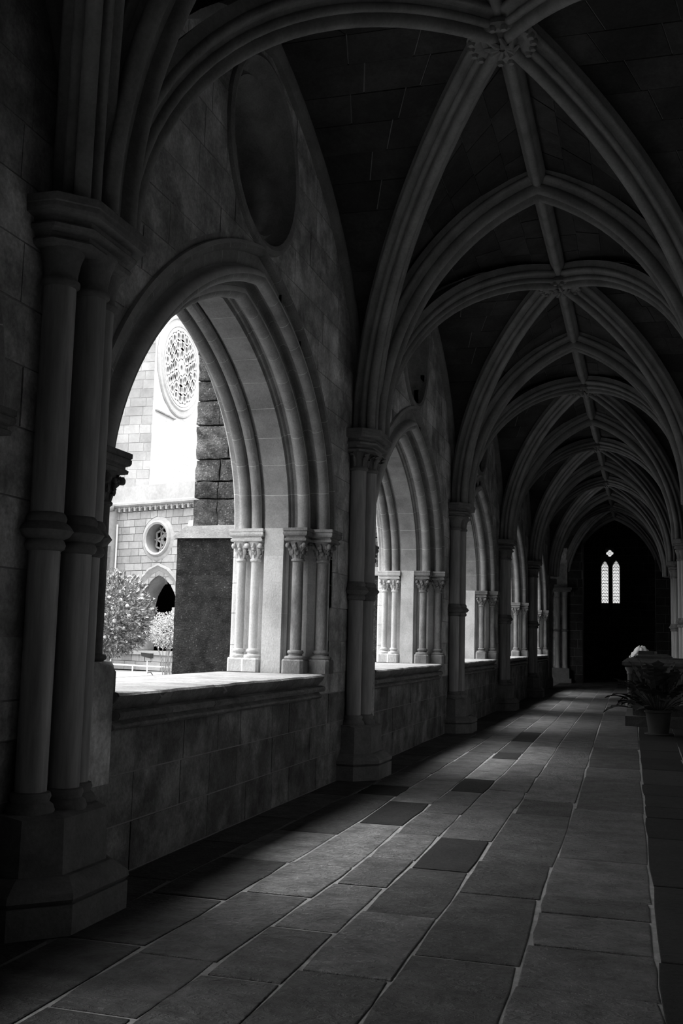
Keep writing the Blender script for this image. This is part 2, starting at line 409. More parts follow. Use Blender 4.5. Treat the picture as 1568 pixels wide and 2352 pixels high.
blocks = []
courses = [0, .30, .60, .90, 1.10, 1.42, 1.76, 2.12, 2.48, 2.80, 3.12, 3.44, 3.76, 4.06, 4.36, 4.68, 5.0, 5.32, 5.64, 5.96, 6.28, 6.6]
for b in range(0, 6):
    yb = ybay(b)
    for ci, (z0, z1) in enumerate(zip(courses, courses[1:])):
        y = -rnd.uniform(.1, .5); cuts = []
        while y < L: cuts.append(max(0, y)); y += rnd.uniform(.42, .85)
        cuts.append(L)
        for a, c in zip(cuts, cuts[1:]):
            if c - a > .05: blocks.append((b, a, c, z0, z1))
def block_polys(b, a, c, z0, z1):
    gp = .005
    a += gp; c -= gp; z0 += gp; z1 -= gp
    zz = [z0 + (z1 - z0) * i / 6 for i in range(7)]
    if b < 6 and ybay(b) + a > -5 and min(web_z(0, ybay(b) + a, b), 9) < z0 - .25 and web_z(0, ybay(b) + c, b) < z0 - .25: return []
    er = [edge(1, z) for z in zz]; el = [edge(-1, z) for z in zz]
    if all(e is None for e in er): return [[(a, z0), (c, z0), (c, z1), (a, z1)]]
    out = []
    lim = [min(c, max(a, (e if e is not None else APY))) for e in er]
    if any(l < c - .012 for l in lim) and c > APY:
        p = [(c, z0), (c, z1)] + [(l, z) for l, z in list(zip(lim, zz))[::-1]]; out.append(p)
    lim = [max(a, min(c, (e if e is not None else APY))) for e in el]
    if any(l > a + .012 for l in lim) and a < APY:
        p = [(l, z) for l, z in zip(lim, zz)] + [(a, z1), (a, z0)]; out.append(p)
    res = []
    for p in out:
        q = [p[0]]
        for v in p[1:]:
            if math.dist(v, q[-1]) > 1e-3: q.append(v)
        if math.dist(q[0], q[-1]) < 1e-3: q.pop()
        ar = abs(sum(q[i][0] * q[(i + 1) % len(q)][1] - q[(i + 1) % len(q)][0] * q[i][1] for i in range(len(q)))) / 2
        if len(q) >= 3 and ar > .002: res.append(q)
    return res
allp = []
for bl in blocks:
    for p in block_polys(*bl): allp.append((bl[0], p))
def pr(t):
    yy = ybay(t[0]) + sum(q[0] for q in t[1]) / len(t[1])
    return yy if yy > 3.0 else 100 - yy
allp.sort(key=pr)
rest = MB(); restl = MB()
for i, (b, p) in enumerate(allp):
    n = len(p); cyy = sum(q[0] for q in p) / n; czz = sum(q[1] for q in p) / n
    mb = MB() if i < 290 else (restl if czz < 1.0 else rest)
    pf = rnd.uniform(-.003, .004); yb = ybay(b)
    n = len(p); cyy = sum(q[0] for q in p) / n; czz = sum(q[1] for q in p) / n
    mb.add([(-.06, yb + q[0], q[1]) for q in p] + [(pf, yb + q[0], q[1]) for q in p],
           [tuple(range(n, 2 * n))] + [(k, (k + 1) % n, n + (k + 1) % n, n + k) for k in range(n)])
    if i < 290: build('stone', mb, 'walllow' if czz < 1.0 else 'wall', wall_left)  # blocks below the sill take the darker ashlar tone
build('stones_beyond', rest, 'wall', wall_left, kind='stuff'); build('lower_stones_beyond', restl, 'walllow', wall_left, kind='stuff')

# ---------------------------------------------------------------- right wall
core = MB(); core.box(W + .005, W + .9, -1.3, 46.2, -.3, 7.0)
wall_right = build('wall_right', core, 'mortar', kind='structure')
cand = []
for z0, z1 in zip(courses, courses[1:]):
    y = -1.3
    while y < 46:
        y2 = min(46.1, y + rnd.uniform(.45, .9)); cand.append((y, y2, z0, z1)); y = y2
cand.sort(key=lambda t: (t[0] < 20, t[0]))
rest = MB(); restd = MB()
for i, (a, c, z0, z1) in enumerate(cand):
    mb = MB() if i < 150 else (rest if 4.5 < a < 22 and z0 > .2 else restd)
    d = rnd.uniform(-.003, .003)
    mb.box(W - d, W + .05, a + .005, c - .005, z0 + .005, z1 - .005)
    if i < 150: build('stone', mb, 'bouncewall' if i < 0 else 'wallright', wall_right)
build('unseen_bounce_stones', rest, 'bouncewall', wall_right, kind='stuff'); build('stones_beyond', restd, 'wallright', wall_right, kind='stuff')  # unseen pale stretch, added to bounce light onto the arcade wall

# ---------------------------------------------------------------- wall behind the camera, end walls
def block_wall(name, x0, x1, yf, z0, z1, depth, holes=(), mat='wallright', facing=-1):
    m = MB(); yb_ = yf - facing * .008
    # core with holes made of strips
    xs = sorted({x0, x1} | {h[0] for h in holes} | {h[1] for h in holes})
    for a, c in zip(xs, xs[1:]):
        hs = sorted([(h[2], h[3]) for h in holes if h[0] <= a and h[1] >= c])
        zc = z0
        for h0, h1 in hs + [(z1, z1)]:
            if h0 > zc + 1e-4: m.box(a, c, min(yb_, yb_ - facing * depth), max(yb_, yb_ - facing * depth), zc, h0)
            zc = h1
    o = build(name, m, 'mortar', kind='structure')
    st = MB(); n = 0
    z = z0
    while z < z1 - .05:
        zt = min(z1, z + .33); x = x0 - rnd.uniform(0, .3)
        while x < x1:
            x2 = x + rnd.uniform(.4, .75); a, c = max(x, x0), min(x2, x1)
            segs = [(a, c)]
            for h in holes:
                if h[2] < zt and h[3] > z:
                    ns = []
                    for p, q in segs:
                        if q <= h[0] or p >= h[1]: ns.append((p, q)); continue
                        if p < h[0]: ns.append((p, h[0] + .004))
                        if q > h[1]: ns.append((h[1] - .004, q))
                    segs = ns
            for p, q in segs:
                if q - p > .04:
                    y1_ = yf + rnd.uniform(-.003, .003)
                    st.box(p + .005, q - .005, min(y1_, y1_ - facing * .05), max(y1_, y1_ - facing * .05), z + .005, zt - .005); n += 1
            x = x2
        z = zt
    build('stones', st, mat, o, kind='stuff')
    return o
block_wall('wall_south', -1, W + .1, -1.3, 0, 7, .4, facing=1)
WIN = [(1.46, .155, 3.24, 5.05), (1.925, .155, 3.24, 5.07)]      # centre x, half width, sill, tip
QF = (1.67, 5.37)
holes = [(c - h, c + h, a, t) for c, h, a, t in WIN] + [(QF[0] - .17, QF[0] + .17, QF[1] - .17, QF[1] + .17)]
end = block_wall('wall_north', -1.0, W + .1, 46.0, 0, 7.4, .5, holes=holes)

# lancet windows and quatrefoil of the end wall
def lancet(cx, h, z0, z1, idx):
    o = MB()
    zsp = z1 - .30
    pts = []
    for i in range(9):                       # pointed head, left half then right half
        t = i / 8; pts.append((cx - h * (1 - t ** 1.8), zsp + .30 * t))
    left = pts; right = [(2 * cx - x, z) for x, z in pts]
    fr = MB()
    # spandrel corner stones fill between rectangle hole and pointed head
    for side, P in ((-1, left), (1, right)):
        X = cx + side * (h + .004)
        poly = [(X, zsp), ] + [p for p in P] + [(X, z1)]
        q = [poly[0]]
        for v in poly[1:]:
            if math.dist(v, q[-1]) > 1e-4: q.append(v)
        if len(q) >= 3: fr.prism(q, lambda a, b: (a, 45.99, b), lambda a, b: (a, 46.45, b))
    win = build('window_%d' % idx, fr, 'wall', kind='structure')
    gl = MB(); gl.box(cx - h, cx + h, 46.20, 46.206, z0, z1 - .01); build('pane', gl, 'glass', win)
    ld = MB()
    nrow = 13; dz = (z1 - z0) / nrow
    for k in range(nrow + 1): ld.box(cx - h, cx + h, 46.175, 46.195, z0 + k * dz - .008, z0 + k * dz + .008)
    for k in range(nrow):
        zb = z0 + k * dz
        for j in range(3):
            xa = cx - h + 2 * h * j / 3; xb = xa + 2 * h / 3
            for (p, q) in (((xa, zb), ((xa + xb) / 2, zb + dz)), ((xb, zb), ((xa + xb) / 2, zb + dz))):
                ld.tube([(p[0], 46.185, p[1]), (q[0], 46.185, q[1])], .006, 4)
    for s in (-1, 1): ld.box(cx + s * h - .01, cx + s * h + .01, 46.17, 46.2, z0, z1 - .2)
    build('lead_lattice', ld, 'lead', win)
lancet(*WIN[0], 1); lancet(*WIN[1], 2)
# quatrefoil
q = MB(); cx, cz = QF
R = .075; out = []
for i in range(48):
    a = 2 * pi * i / 48
    rr = 0
    for k in range(4):
        b_ = k * pi / 2; d = .078
        c_ = cos(a - b_); disc = R * R - d * d * sin(a - b_) ** 2
        if disc >= 0 and d * c_ + sqrt(disc) > rr: rr = d * c_ + sqrt(disc)
    out.append((cx + rr * cos(a), cz + rr * sin(a)))
sq = []
for i in range(48):
    a = 2 * pi * i / 48; k = .18 / max(abs(cos(a)), abs(sin(a))); sq.append((cx + k * cos(a), cz + k * sin(a)))
vs_ = [(x, 45.99, z) for x, z in sq] + [(x, 45.99, z) for x, z in out] + [(x, 46.3, z) for x, z in out]
fs_ = [(i, (i + 1) % 48, 48 + (i + 1) % 48, 48 + i) for i in range(48)] + [(48 + i, 48 + (i + 1) % 48, 96 + (i + 1) % 48, 96 + i) for i in range(48)]
q.add(vs_, fs_)
win = build('window_3', q, 'wall', kind='structure')
gl = MB(); gl.box(cx - .17, cx + .17, 46.2, 46.206, cz - .17, cz + .17); build('pane', gl, 'glass', win)
ld = MB()
for i in range(16):
    a0, a1 = 2 * pi * i / 16, 2 * pi * (i + 1) / 16
    ld.tube([(cx + .05 * cos(a0), 46.18, cz + .05 * sin(a0)), (cx + .05 * cos(a1), 46.18, cz + .05 * sin(a1))], .007, 4)
build('lead_lattice', ld, 'lead', win)

# ---------------------------------------------------------------- vaulted ceiling
roof = MB(); roof.box(-1.0, W + .9, -1.7, 46.6, 6.95, 7.2)
ceiling = build('ceiling', roof, 'mortar', kind='structure')
# u positions of courses equal in arc length
def u_courses(half, step):
    n = 200; acc = [0]; us = [1 - i / n for i in range(n + 1)]
    for i in range(1, n + 1):
        acc.append(acc[-1] + sqrt((half / n) ** 2 + (ZV * (g(us[i]) - g(us[i - 1]))) ** 2))
    k = max(3, round(acc[-1] / step)); out = []
    for j in range(k + 1):
        t = acc[-1] * j / k
        for i in range(1, n + 1):
            if acc[i] >= t - 1e-9:
                out.append(us[i - 1] + (us[i] - us[i - 1]) * (t - acc[i - 1]) / (acc[i] - acc[i - 1])); break
    return out   # from 1 down to 0
HYB = L / 2
cW, cN = u_courses(HYB, .34), u_courses(XC, .34)
webq = []
for b in range(0, 7):
    yc = ybay(b) + HYB
    for sgx in (-1, 1):           # wall-side and right-side cells
        for sgy in (-1, 1):
            for j, (u0, u1) in enumerate(zip(cW, cW[1:])):
                x_end = lambda u: XC * (1 - u)
                ln = max(x_end(u0), x_end(u1)); k = max(1, round(ln / .62)); off = .25 * (j % 2)
                cuts = [0] + [min(1, max(0, (i + off) / k)) for i in range(1, k)] + [1]
                for t0, t1 in zip(cuts, cuts[1:]):
                    P = []
                    for u, t in ((u0, t0), (u0, t1), (u1, t1), (u1, t0)):
                        P.append((XC + sgx * (XC - t * x_end(u)), yc + sgy * HYB * u, ZS + .12 + ZV * g(u)))
                    webq.append((b, P, 0))
            for j, (u0, u1) in enumerate(zip(cN, cN[1:])):
                y_end = lambda u: HYB * (1 - u)
                ln = max(y_end(u0), y_end(u1)); k = max(1, round(ln / .62)); off = .25 * (j % 2)
                cuts = [0] + [min(1, max(0, (i + off) / k)) for i in range(1, k)] + [1]
                for t0, t1 in zip(cuts, cuts[1:]):
                    P = []
                    for u, t in ((u0, t0), (u0, t1), (u1, t1), (u1, t0)):
                        P.append((XC + sgx * XC * u, yc + sgy * (HYB - t * y_end(u)), ZS + .12 + ZV * g(u)))
                    webq.append((b, P, 1))
webq = [q for q in webq if q[1][0][1] < 46.1 or q[1][2][1] < 46.1]
back = MB(); rest = MB(); nind = 0
for b, P, kind in webq:
    up = [(x, y, z + .014) for x, y, z in P]
    back.add([(x + (0), y, z) for x, y, z in up], [(0, 1, 2, 3)])
    c = Vector((sum(p[0] for p in P) / 4, sum(p[1] for p in P) / 4, sum(p[2] for p in P) / 4))
    A = []
    for p in P:
        v = Vector(p) - c; l = v.length
        A.append(c + v * (1 - .007 / max(l, .05)))
    dz = rnd.uniform(-.004, .004)
    lowq = [(v.x, v.y, v.z + dz) for v in A]; hi = [(v.x, v.y, v.z + .03) for v in A]
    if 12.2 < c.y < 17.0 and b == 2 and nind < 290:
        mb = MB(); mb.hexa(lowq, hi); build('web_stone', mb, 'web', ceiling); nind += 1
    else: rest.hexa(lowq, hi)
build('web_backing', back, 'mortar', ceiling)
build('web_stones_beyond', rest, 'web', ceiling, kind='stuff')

# ribs: swept profile, the profile given in (sideways, down) metres
def sweep_rib(path, prof, mb, up=Vector((0, 0, 1))):
    rings = []
    for i, p in enumerate(path):
        d = (path[min(i + 1, len(path) - 1)] - path[max(i - 1, 0)]).normalized()
        hz = Vector((d.x, d.y, 0))
        sd = HS  # horizontal sideways vector set by caller
        dn = sd.cross(d).normalized()
        if dn.z > 0: dn = -dn
        # at vertical start dn points to the gallery; handled by caller plane
        rings.append([tuple(p + sd * a + dn * b) for a, b in prof])
    mb.loft(rings)
def arcpts(cx_, cz_, r, a0, a1, n=5): return [(cx_ + r * cos(radians(a0 + (a1 - a0) * i / n)), cz_ + r * sin(radians(a0 + (a1 - a0) * i / n))) for i in range(n + 1)]
TRh = [(-.17, -.14), (-.17, -.07)] + arcpts(-.155, -.04, .032, 230, 120, 4)[::1] + [(-.135, .0), (-.12, .03), (-.145, .06)] + arcpts(-.105, .10, .045, 200, 0, 6) + [(-.05, .075)]
TR = TRh + [(-a, b) for a, b in TRh[::-1]]
DGh = [(-.14, -.14), (-.14, -.06)] + arcpts(-.125, -.03, .032, 230, 110, 4) + [(-.10, .01), (-.085, .035)] + arcpts(-.068, .065, .034, 210, 30, 5) + [(-.035, .085)] + arcpts(0, .13, .045, 190, 90, 4)
DG = DGh + [(-a, b) for a, b in DGh[:-1][::-1]]
RG = [(-.09, -.1), (-.09, .0), (-.065, .03)] + arcpts(0, .045, .05, 170, 10, 6) + [(.065, .03), (.09, .0), (.09, -.1)]
FM = [(-.05, -.06), (-.05, .03), (-.02, .06), (.03, .06), (.06, .02), (.06, -.06)]
def rib_pts(x0, y0, x1, y1, n=22, u0=1.0, zoff=0.0):
    """from springer (x0,y0) to crown (x1,y1): quarter curve"""
    out = []
    for i in range(n + 1):
        a = i / n; u = u0 * cos(a * pi / 2)
        out.append(Vector((x1 + (x0 - x1) * u, y1 + (y0 - y1) * u, ZS + ZV * g(u) + zoff)))
    out[0].z = ZS - .02
    return out
protos = {}
def rib_obj(name, pts_list, prof, matn='rib'):
    mb = MB()
    global HS
    for pts in pts_list:
        h = Vector((pts[-1].x - pts[0].x, pts[-1].y - pts[0].y, 0)).normalized()
        HS = Vector((-h.y, h.x, 0))
        sweep_dn(pts, prof, mb, h)
    return build(name, mb, matn, ceiling, smooth=radians(40))
def sweep_dn(path, prof, mb, h):
    rings = []
    for i, p in enumerate(path):
        d = (path[min(i + 1, len(path) - 1)] - path[max(i - 1, 0)]).normalized()
        dn = Vector((h.x * d.z, h.y * d.z, -(d.x * h.x + d.y * h.y)))     # perpendicular, towards the room
        dn.normalize()
        rings.append([tuple(p + HS * a + dn * b) for a, b in prof])
    mb.loft(rings)
XS = .22
for k in range(-1, 7):
    yk = ybay(k + 1)
    if yk > 43: continue
    rib_obj('transverse_rib', [rib_pts(XS - .02, yk, XC, yk), rib_pts(W - XS + .02, yk, XC, yk)], TR)
for b in range(0, 7):
    ya = ybay(b); yc = ya + HYB
    for s in (-1, 1):
        rib_obj('diagonal_rib', [rib_pts(XS - .06, yc + s * (HYB - .17), XC, yc), rib_pts(W - XS + .06, yc - s * (HYB - .17), XC, yc)], DG)
    rib_obj('ridge_rib', [[Vector((XC, ya + (HYB) * i / 6 * 2, ZS + ZV + .03 * sin(pi * i / 6))) for i in range(7)]], RG)
    for xw, s in ((.0, 1), (W, -1)):
        pts = []
        for i in range(31):
            uy = -1 + 2 * i / 30; uu = sin(uy * pi / 2)
            pts.append(Vector((xw + s * .02, yc + HYB * uu * .995, ZS + .06 + ZV * g(abs(uu)))))
        mb = MB(); HS = Vector((1, 0, 0)); h = Vector((0, 1, 0))
        rings = []
        for i, p in enumerate(pts):
            d = (pts[min(i + 1, 30)] - pts[max(i - 1, 0)]).normalized(); dn = Vector((0, d.z, -d.y))
            rings.append([tuple(p + HS * a + dn * c_) for a, c_ in FM])
        mb.loft(rings); build('wall_rib', mb, 'rib', ceiling, smooth=radians(40))
    # carved boss
    mb = MB(); zb = ZS + ZV - .16
    mb.lathe((XC, yc), [(.20, zb + .14), (.27, zb + .08), (.29, zb + .03), (.26, zb - .01), (.19, zb + .005), (.17, zb + .03), (.13, zb + .03), (.1, zb - .02), (.02, zb - .03)], 24)
    for i in range(18):
        a = 2 * pi * i / 18; mb.ball((XC + .255 * cos(a), yc + .255 * sin(a), zb - .005), .035, 6, 4)
    for i in range(8):
        a = 2 * pi * i / 8
        mb.tube([(XC + .03 * cos(a), yc + .03 * sin(a), zb - .03), (XC + .09 * cos(a + .3), yc + .09 * sin(a + .3), zb - .05), (XC + .14 * cos(a), yc + .14 * sin(a), zb - .02)], [.02, .028, .012], 6)
    build('boss', mb, 'rib', ceiling, smooth=radians(50))

# ================================================================== PIERS
def oct_poly(xf, hf, hw, xw=-.02):
    return [(xw, -hw), (xf - (xf - xw) * 0, -hf), (xf, hf), (xw, hw)]
def half_oct(xf, hf, hw):
    k = hw - hf
    return [(-.02, -hw), (max(.0, xf - k), -hw), (xf, -hf), (xf, hf), (max(.0, xf - k), hw), (-.02, hw)] if xf - k > .02 else [(-.02, -hw), (xf, -hf), (xf, hf), (-.02, hw)]
SH = [(.085, -.205), (.150, 0), (.085, .205)]
def make_pier(label, caps):
    t = thing('compound_pier', label, 'pier', (0, Y0, 0))
    def P(name, mb, mat='pier', sm=None, par=t): return build(name, mb, mat, par, smooth=sm)
    m = MB(); pl = half_oct(.40, .28, .50)
    m.loft([[(x, y, 0) for x, y in pl], [(x, y, .145) for x, y in pl]])
    foot = P('plinth', m)
    m = MB(); rings = []
    for s_, z in ((.385, .145), (.405, .17), (.40, .20), (.36, .24), (.33, .26)):
        rings.append([(x, y, z) for x, y in half_oct(s_, .28 - (.4 - s_), .50 - (.4 - s_) * 1.6)])
    m.loft(rings)
    b = half_oct(.30, .22, .37); b2 = half_oct(.29, .215, .36)
    m.loft([[(x, y, .26) for x, y in b], [(x, y, .53) for x, y in b2], [(x, y, .55) for x, y in half_oct(.25, .2, .38)]])
    P('pedestal', m)
    for i, (x, y) in enumerate(SH):
        m = MB(); m.lathe((x, y), [(.115, .53), (.125, .555), (.115, .585), (.095, .60), (.105, .625), (.098, .645), (.08, .65)], 20); P('base', m, 'pier', radians(45))
        m = MB(); m.lathe((x, y), [(.080, .64), (.080, 1.90)], 24); P('shaft', m, 'marble', radians(45))
        m = MB(); m.lathe((x, y), [(.083, 1.86), (.098, 1.87), (.105, 1.89), (.098, 1.91), (.09, 1.92), (.12, 1.935), (.142, 1.965), (.12, 1.995), (.10, 2.01), (.105, 2.03), (.096, 2.05), (.088, 2.06)], 24); P('shaft_ring', m, 'pier', radians(50))
        m = MB(); m.lathe((x, y), [(.086, 2.05), (.085, 3.30)], 24); P('shaft', m, 'marble', radians(45))
        m = MB(); m.lathe((x, y), [(.086, 3.26), (.103, 3.275), (.103, 3.295), (.088, 3.31), (.09, 3.34), (.10, 3.40), (.125, 3.47), (.135, 3.49)], 24)
        if caps:
            for k in range(6):
                a = 2 * pi * k / 6 + .3
                m.tube([(x + .09 * cos(a), y + .09 * sin(a), 3.31), (x + .105 * cos(a), y + .105 * sin(a), 3.38), (x + .15 * cos(a), y + .15 * sin(a), 3.44), (x + .16 * cos(a), y + .16 * sin(a), 3.42)], [.014, .02, .022, .028], 6)
        P('capital', m, 'pier', radians(50))
    m = MB(); rings = []
    for xf, hf, hw, z in ((.235, .19, .33, 3.455), (.262, .215, .355, 3.465), (.270, .225, .365, 3.485), (.262, .215, .355, 3.497), (.235, .20, .34, 3.505), (.245, .205, .35, 3.53), (.285, .24, .385, 3.54), (.292, .245, .39, 3.558), (.28, .235, .38, 3.572), (.26, .22, .36, 3.58), (.265, .225, .365, 3.605), (.325, .27, .43, 3.612), (.33, .275, .435, 3.63), (.33, .275, .435, 3.655), (.338, .28, .44, 3.66), (.338, .28, .44, 3.70)):
        rings.append([(x, y, z) for x, y in half_oct(xf, hf, hw)])
    m.loft(rings); P('abacus', m)
    register(t); return t
LB = ['dark three-shaft wall pier nearest the camera at far left edge',
      'three-shaft wall pier between the two largest arch openings',
      'wall pier between second and third arch openings, slim shafts lit from behind',
      'fourth wall pier from the camera along the arcade, dark shafts',
      'fifth wall pier from the camera, narrow and dim, near the corridor end']
plain_p = make_pier(LB[0], False)
p2 = make_pier(LB[1], True); p2.location = (0, Y0 + L, 0)
for k in range(2, 5): dup(plain_p, (0, Y0 + k * L, 0), LB[k])
RL = {2: 'nearest right-hand wall pier, a sliver at the right picture edge above the tomb', 3: 'right-hand wall pier at the right picture edge, just behind the tomb', 4: 'farthest right-hand wall pier beyond the tomb, one lit shaft showing'}
for k in (3, 4): dup(plain_p, (W, Y0 + k * L, 0), RL[k], rz=pi)

# ================================================================== ARCHED OPENINGS
RC = lambda x, d, r, a0, a1, n=6: [(x + r * cos(radians(a)), d + r * sin(radians(a))) for a in [a0 + (a1 - a0) * i / n for i in range(n + 1)]]
# profile points (x, outward offset from the opening line), from the room side to the garden side
PROF = [(.0, .46), (.0, .415), (.03, .41), (.05, .38), (.045, .345), (.012, .33), (-.02, .33), (-.03, .27), (-.045, .23)] \
     + RC(-.01, .15, .062, 100, -110, 8) + [(-.055, .135), (-.10, .17), (-.135, .155), (-.14, .09), (-.115, .07)] \
     + RC(-.17, .03, .058, 40, -130, 7) + [(-.235, .02), (-.25, .07), (-.285, .075), (-.30, .045), (-.32, .045), (-.325, .0), (-.565, .0), (-.57, .045), (-.59, .045), (-.60, .08), (-.625, .08)] \
     + RC(-.67, .03, .052, 60, -150, 6)[::1] + [(-.725, .06), (-.74, .08), (-.755, .06)] + RC(-.80, .03, .052, 30, -150, 6) + [(-.86, .09), (-.90, .10), (-.92, .16), (-.96, .17), (-.99, .22), (-.99, .46)]
# keep offsets monotone in x
def arch_parts(t):
    for H in (HR, HL):
        tot = H[2][-1]; n = 9; cuts = [0] + [(i + rnd.uniform(-.08, .08)) / n * tot for i in range(1, n)] + [tot]
        for j, (a, c) in enumerate(zip(cuts, cuts[1:])):
            m = MB(); rings = []
            a2 = a + (.003 if j else 0); c2 = c - .003 if j < n - 1 else c
            for i in range(5):
                s = a2 + (c2 - a2) * i / 4
                rings.append([(x,) + curve_at(H, s, d) for x, d in PROF])
            m.loft(rings); build('voussoir', m, 'arch', t, smooth=radians(35))
        m = MB(); rings = []
        inner = [(x, d + .0012) for x, d in PROF[1:-1]]
        for i in range(41): rings.append([(x,) + curve_at(H, tot * i / 40, d) for x, d in inner])
        m.loft(rings); build('joint_mortar', m, 'jointpale', t, smooth=radians(35))
JP = [(.0, .42), (.0, .385), (-.02, .36), (-.055, .33), (-.08, .28)] + [(-.085, .235)] + RC(-.105, .195, .025, 60, -60, 4) + [(-.12, .15), (-.15, .13), (-.25, .13), (-.30, .10), (-.325, .09)] + RC(-.337, .05, .016, 60, -60, 3) + \
     [(-.345, .02), (-.355, -.04), (-.555, -.04), (-.565, .05), (-.60, .12), (-.72, .14), (-.86, .14), (-.90, .18), (-.96, .19), (-.99, .23), (-.99, .42)]
FOOT = {1: 4.80, -1: .67}
def abacus_poly(cx_, cy__, sd, r=.135, rot=0):
    pts = []
    for k in range(4):
        a = pi / 4 + k * pi / 2 + rot
        pts.append((cx_ + r * 1.32 * cos(a), cy__ + sd * r * 1.32 * sin(a)))
    return pts
def colonette(t, sd, x, d, r, carve):
    jm = 'jambin' if x > -.4 else 'jamb'
    y = FOOT[sd] + sd * d
    m = MB(); m.lathe((x, y), [(r * 1.03, 1.30), (r, 2.21)], 20)
    sh = build('colonette', m, jm, t, smooth=radians(45))
    m = MB()
    q = .105 if r > .05 else .085
    oct_ = [(x + q * 1.06 * a / max(1, 1), y + q * 1.06 * b) for a, b in ((-1, -.75), (-.75, -1), (.75, -1), (1, -.75), (1, .75), (.75, 1), (-.75, 1), (-1, .75))]
    m.loft([[(a, b, 1.105) for a, b in oct_], [(a, b, 1.225) for a, b in oct_], [(x + (a - x) * .92, y + (b - y) * .92, 1.24) for a, b in oct_]])
    build('plinth', m, jm, sh)
    m = MB(); m.lathe((x, y), [(q * .98, 1.235), (q * 1.05, 1.25), (q * .98, 1.268), (r * 1.25, 1.275), (r * 1.2, 1.288), (r * 1.45, 1.297), (r * 1.5, 1.31), (r * 1.35, 1.325), (r, 1.33)], 20)
    build('base', m, jm, sh, smooth=radians(45))
    m = MB(); m.lathe((x, y), [(r, 2.185), (r * 1.28, 2.195), (r * 1.28, 2.21), (r * 1.05, 2.22), (r * 1.15, 2.26), (r * 1.45, 2.32), (r * 1.8, 2.365), (r * 1.95, 2.39)], 20)
    for k in range(8):
        a = 2 * pi * k / 8 + .2
        m.ball((x + r * 1.32 * cos(a), y + r * 1.32 * sin(a), 2.275 + .012 * (k % 2)), r * .34, 7, 5, (1, 1, 1.7))
        m.ball((x + r * 1.72 * cos(a + .39), y + r * 1.72 * sin(a + .39), 2.335), r * .30, 7, 5, (1, 1, 1.3))
    for k in range(4):                                   # four corner crockets with curled ends
        a = pi / 4 + k * pi / 2
        e = lambda rr, z: (x + rr * cos(a), y + rr * sin(a), z)
        m.tube([e(r, 2.22), e(r * 1.15, 2.27), e(r * 1.6, 2.32), e(r * 2.15, 2.36), e(r * 2.3, 2.345), e(r * 2.15, 2.325)], [.008, .016, .017, .02, .019, .013], 6)
        a2 = a + pi / 4
        e2 = lambda rr, z: (x + rr * cos(a2), y + rr * sin(a2), z)
        m.tube([e2(r, 2.225), e2(r * 1.2, 2.26), e2(r * 1.55, 2.295), e2(r * 1.6, 2.28)], [.007, .014, .016, .012], 6)
        if carve:
            m.ball(e(r * 2.2, 2.345), .026, 8, 5, (1, 1, 1.1)); m.ball(e2(r * 1.6, 2.31), .02, 7, 5)
            m.tube([e2(r * 1.3, 2.30), e2(r * 1.8, 2.345), e2(r * 1.95, 2.37)], [.01, .016, .012], 6)
    m.rough(.004, 22)
    build('capital', m, jm, sh, smooth=radians(50))
    m = MB(); rot = .25 if r > .05 else 0.0
    R_ = r * 2.05 + .02
    rings = []
    for s_, z in ((.78, 2.385), (.90, 2.39), (.92, 2.41), (.80, 2.418), (.80, 2.432), (.96, 2.44), (1.02, 2.455), (1.02, 2.475), (.97, 2.48), (1.04, 2.487), (1.04, 2.515)):
        p = abacus_poly(x, y, sd, R_ * s_, 0)
        # reach back into the jamb
        rings.append([(a, b + (sd * .10 if (b - y) * sd > 0 else 0), z) for a, b in p])
    m.loft(rings); build('abacus', m, jm, sh)
def jamb_parts(t):
    for sd in (1, -1):
        y0 = FOOT[sd]
        cuts = [1.10, 1.36, 1.68, 1.985, 2.25, 2.52]
        for j, (a, c) in enumerate(zip(cuts, cuts[1:])):
            m = MB(); p = [(x, y0 + sd * d) for x, d in JP] + [(-.99, y0 + sd * .46), (0, y0 + sd * .46)]
            gp = .0025
            m.loft([[(x, y, a + gp) for x, y in p], [(x, y, c - gp) for x, y in p]]); build('jamb_stone', m, 'jamb', t, smooth=radians(30))
        m = MB(); p = [(x if -.9 < x < -.05 else x * .97, y0 + sd * (d + .0012)) for x, d in JP] + [(-.98, y0 + sd * .46), (0, y0 + sd * .46)]
        m.loft([[(x, y, 1.10) for x, y in p], [(x, y, 2.52) for x, y in p]]); build('joint_mortar', m, 'jointpale', t, smooth=radians(30))
        m = MB(); m.loft([[(x, y0 + sd * d, z) for x, d in ((.0, .40), (.03, .3), (-.05, .14), (-.33, .06), (-.33, .40))] for z in (2.44, 2.515)]); build('impost', m, 'jamb', t)
        m = MB(); m.loft([[(x, y0 + sd * d, z) for x, d in ((-.56, .05), (-.90, .12), (-.97, .15), (-.97, .40), (-.56, .40))] for z in (2.44, 2.515)]); build('impost', m, 'jamb', t)
        for x, d, r in ((-.205, -.02, .054), (-.005, .165, .054), (-.665, .02, .043), (-.825, .05, .043)):
            colonette(t, sd, x, d, r, True)
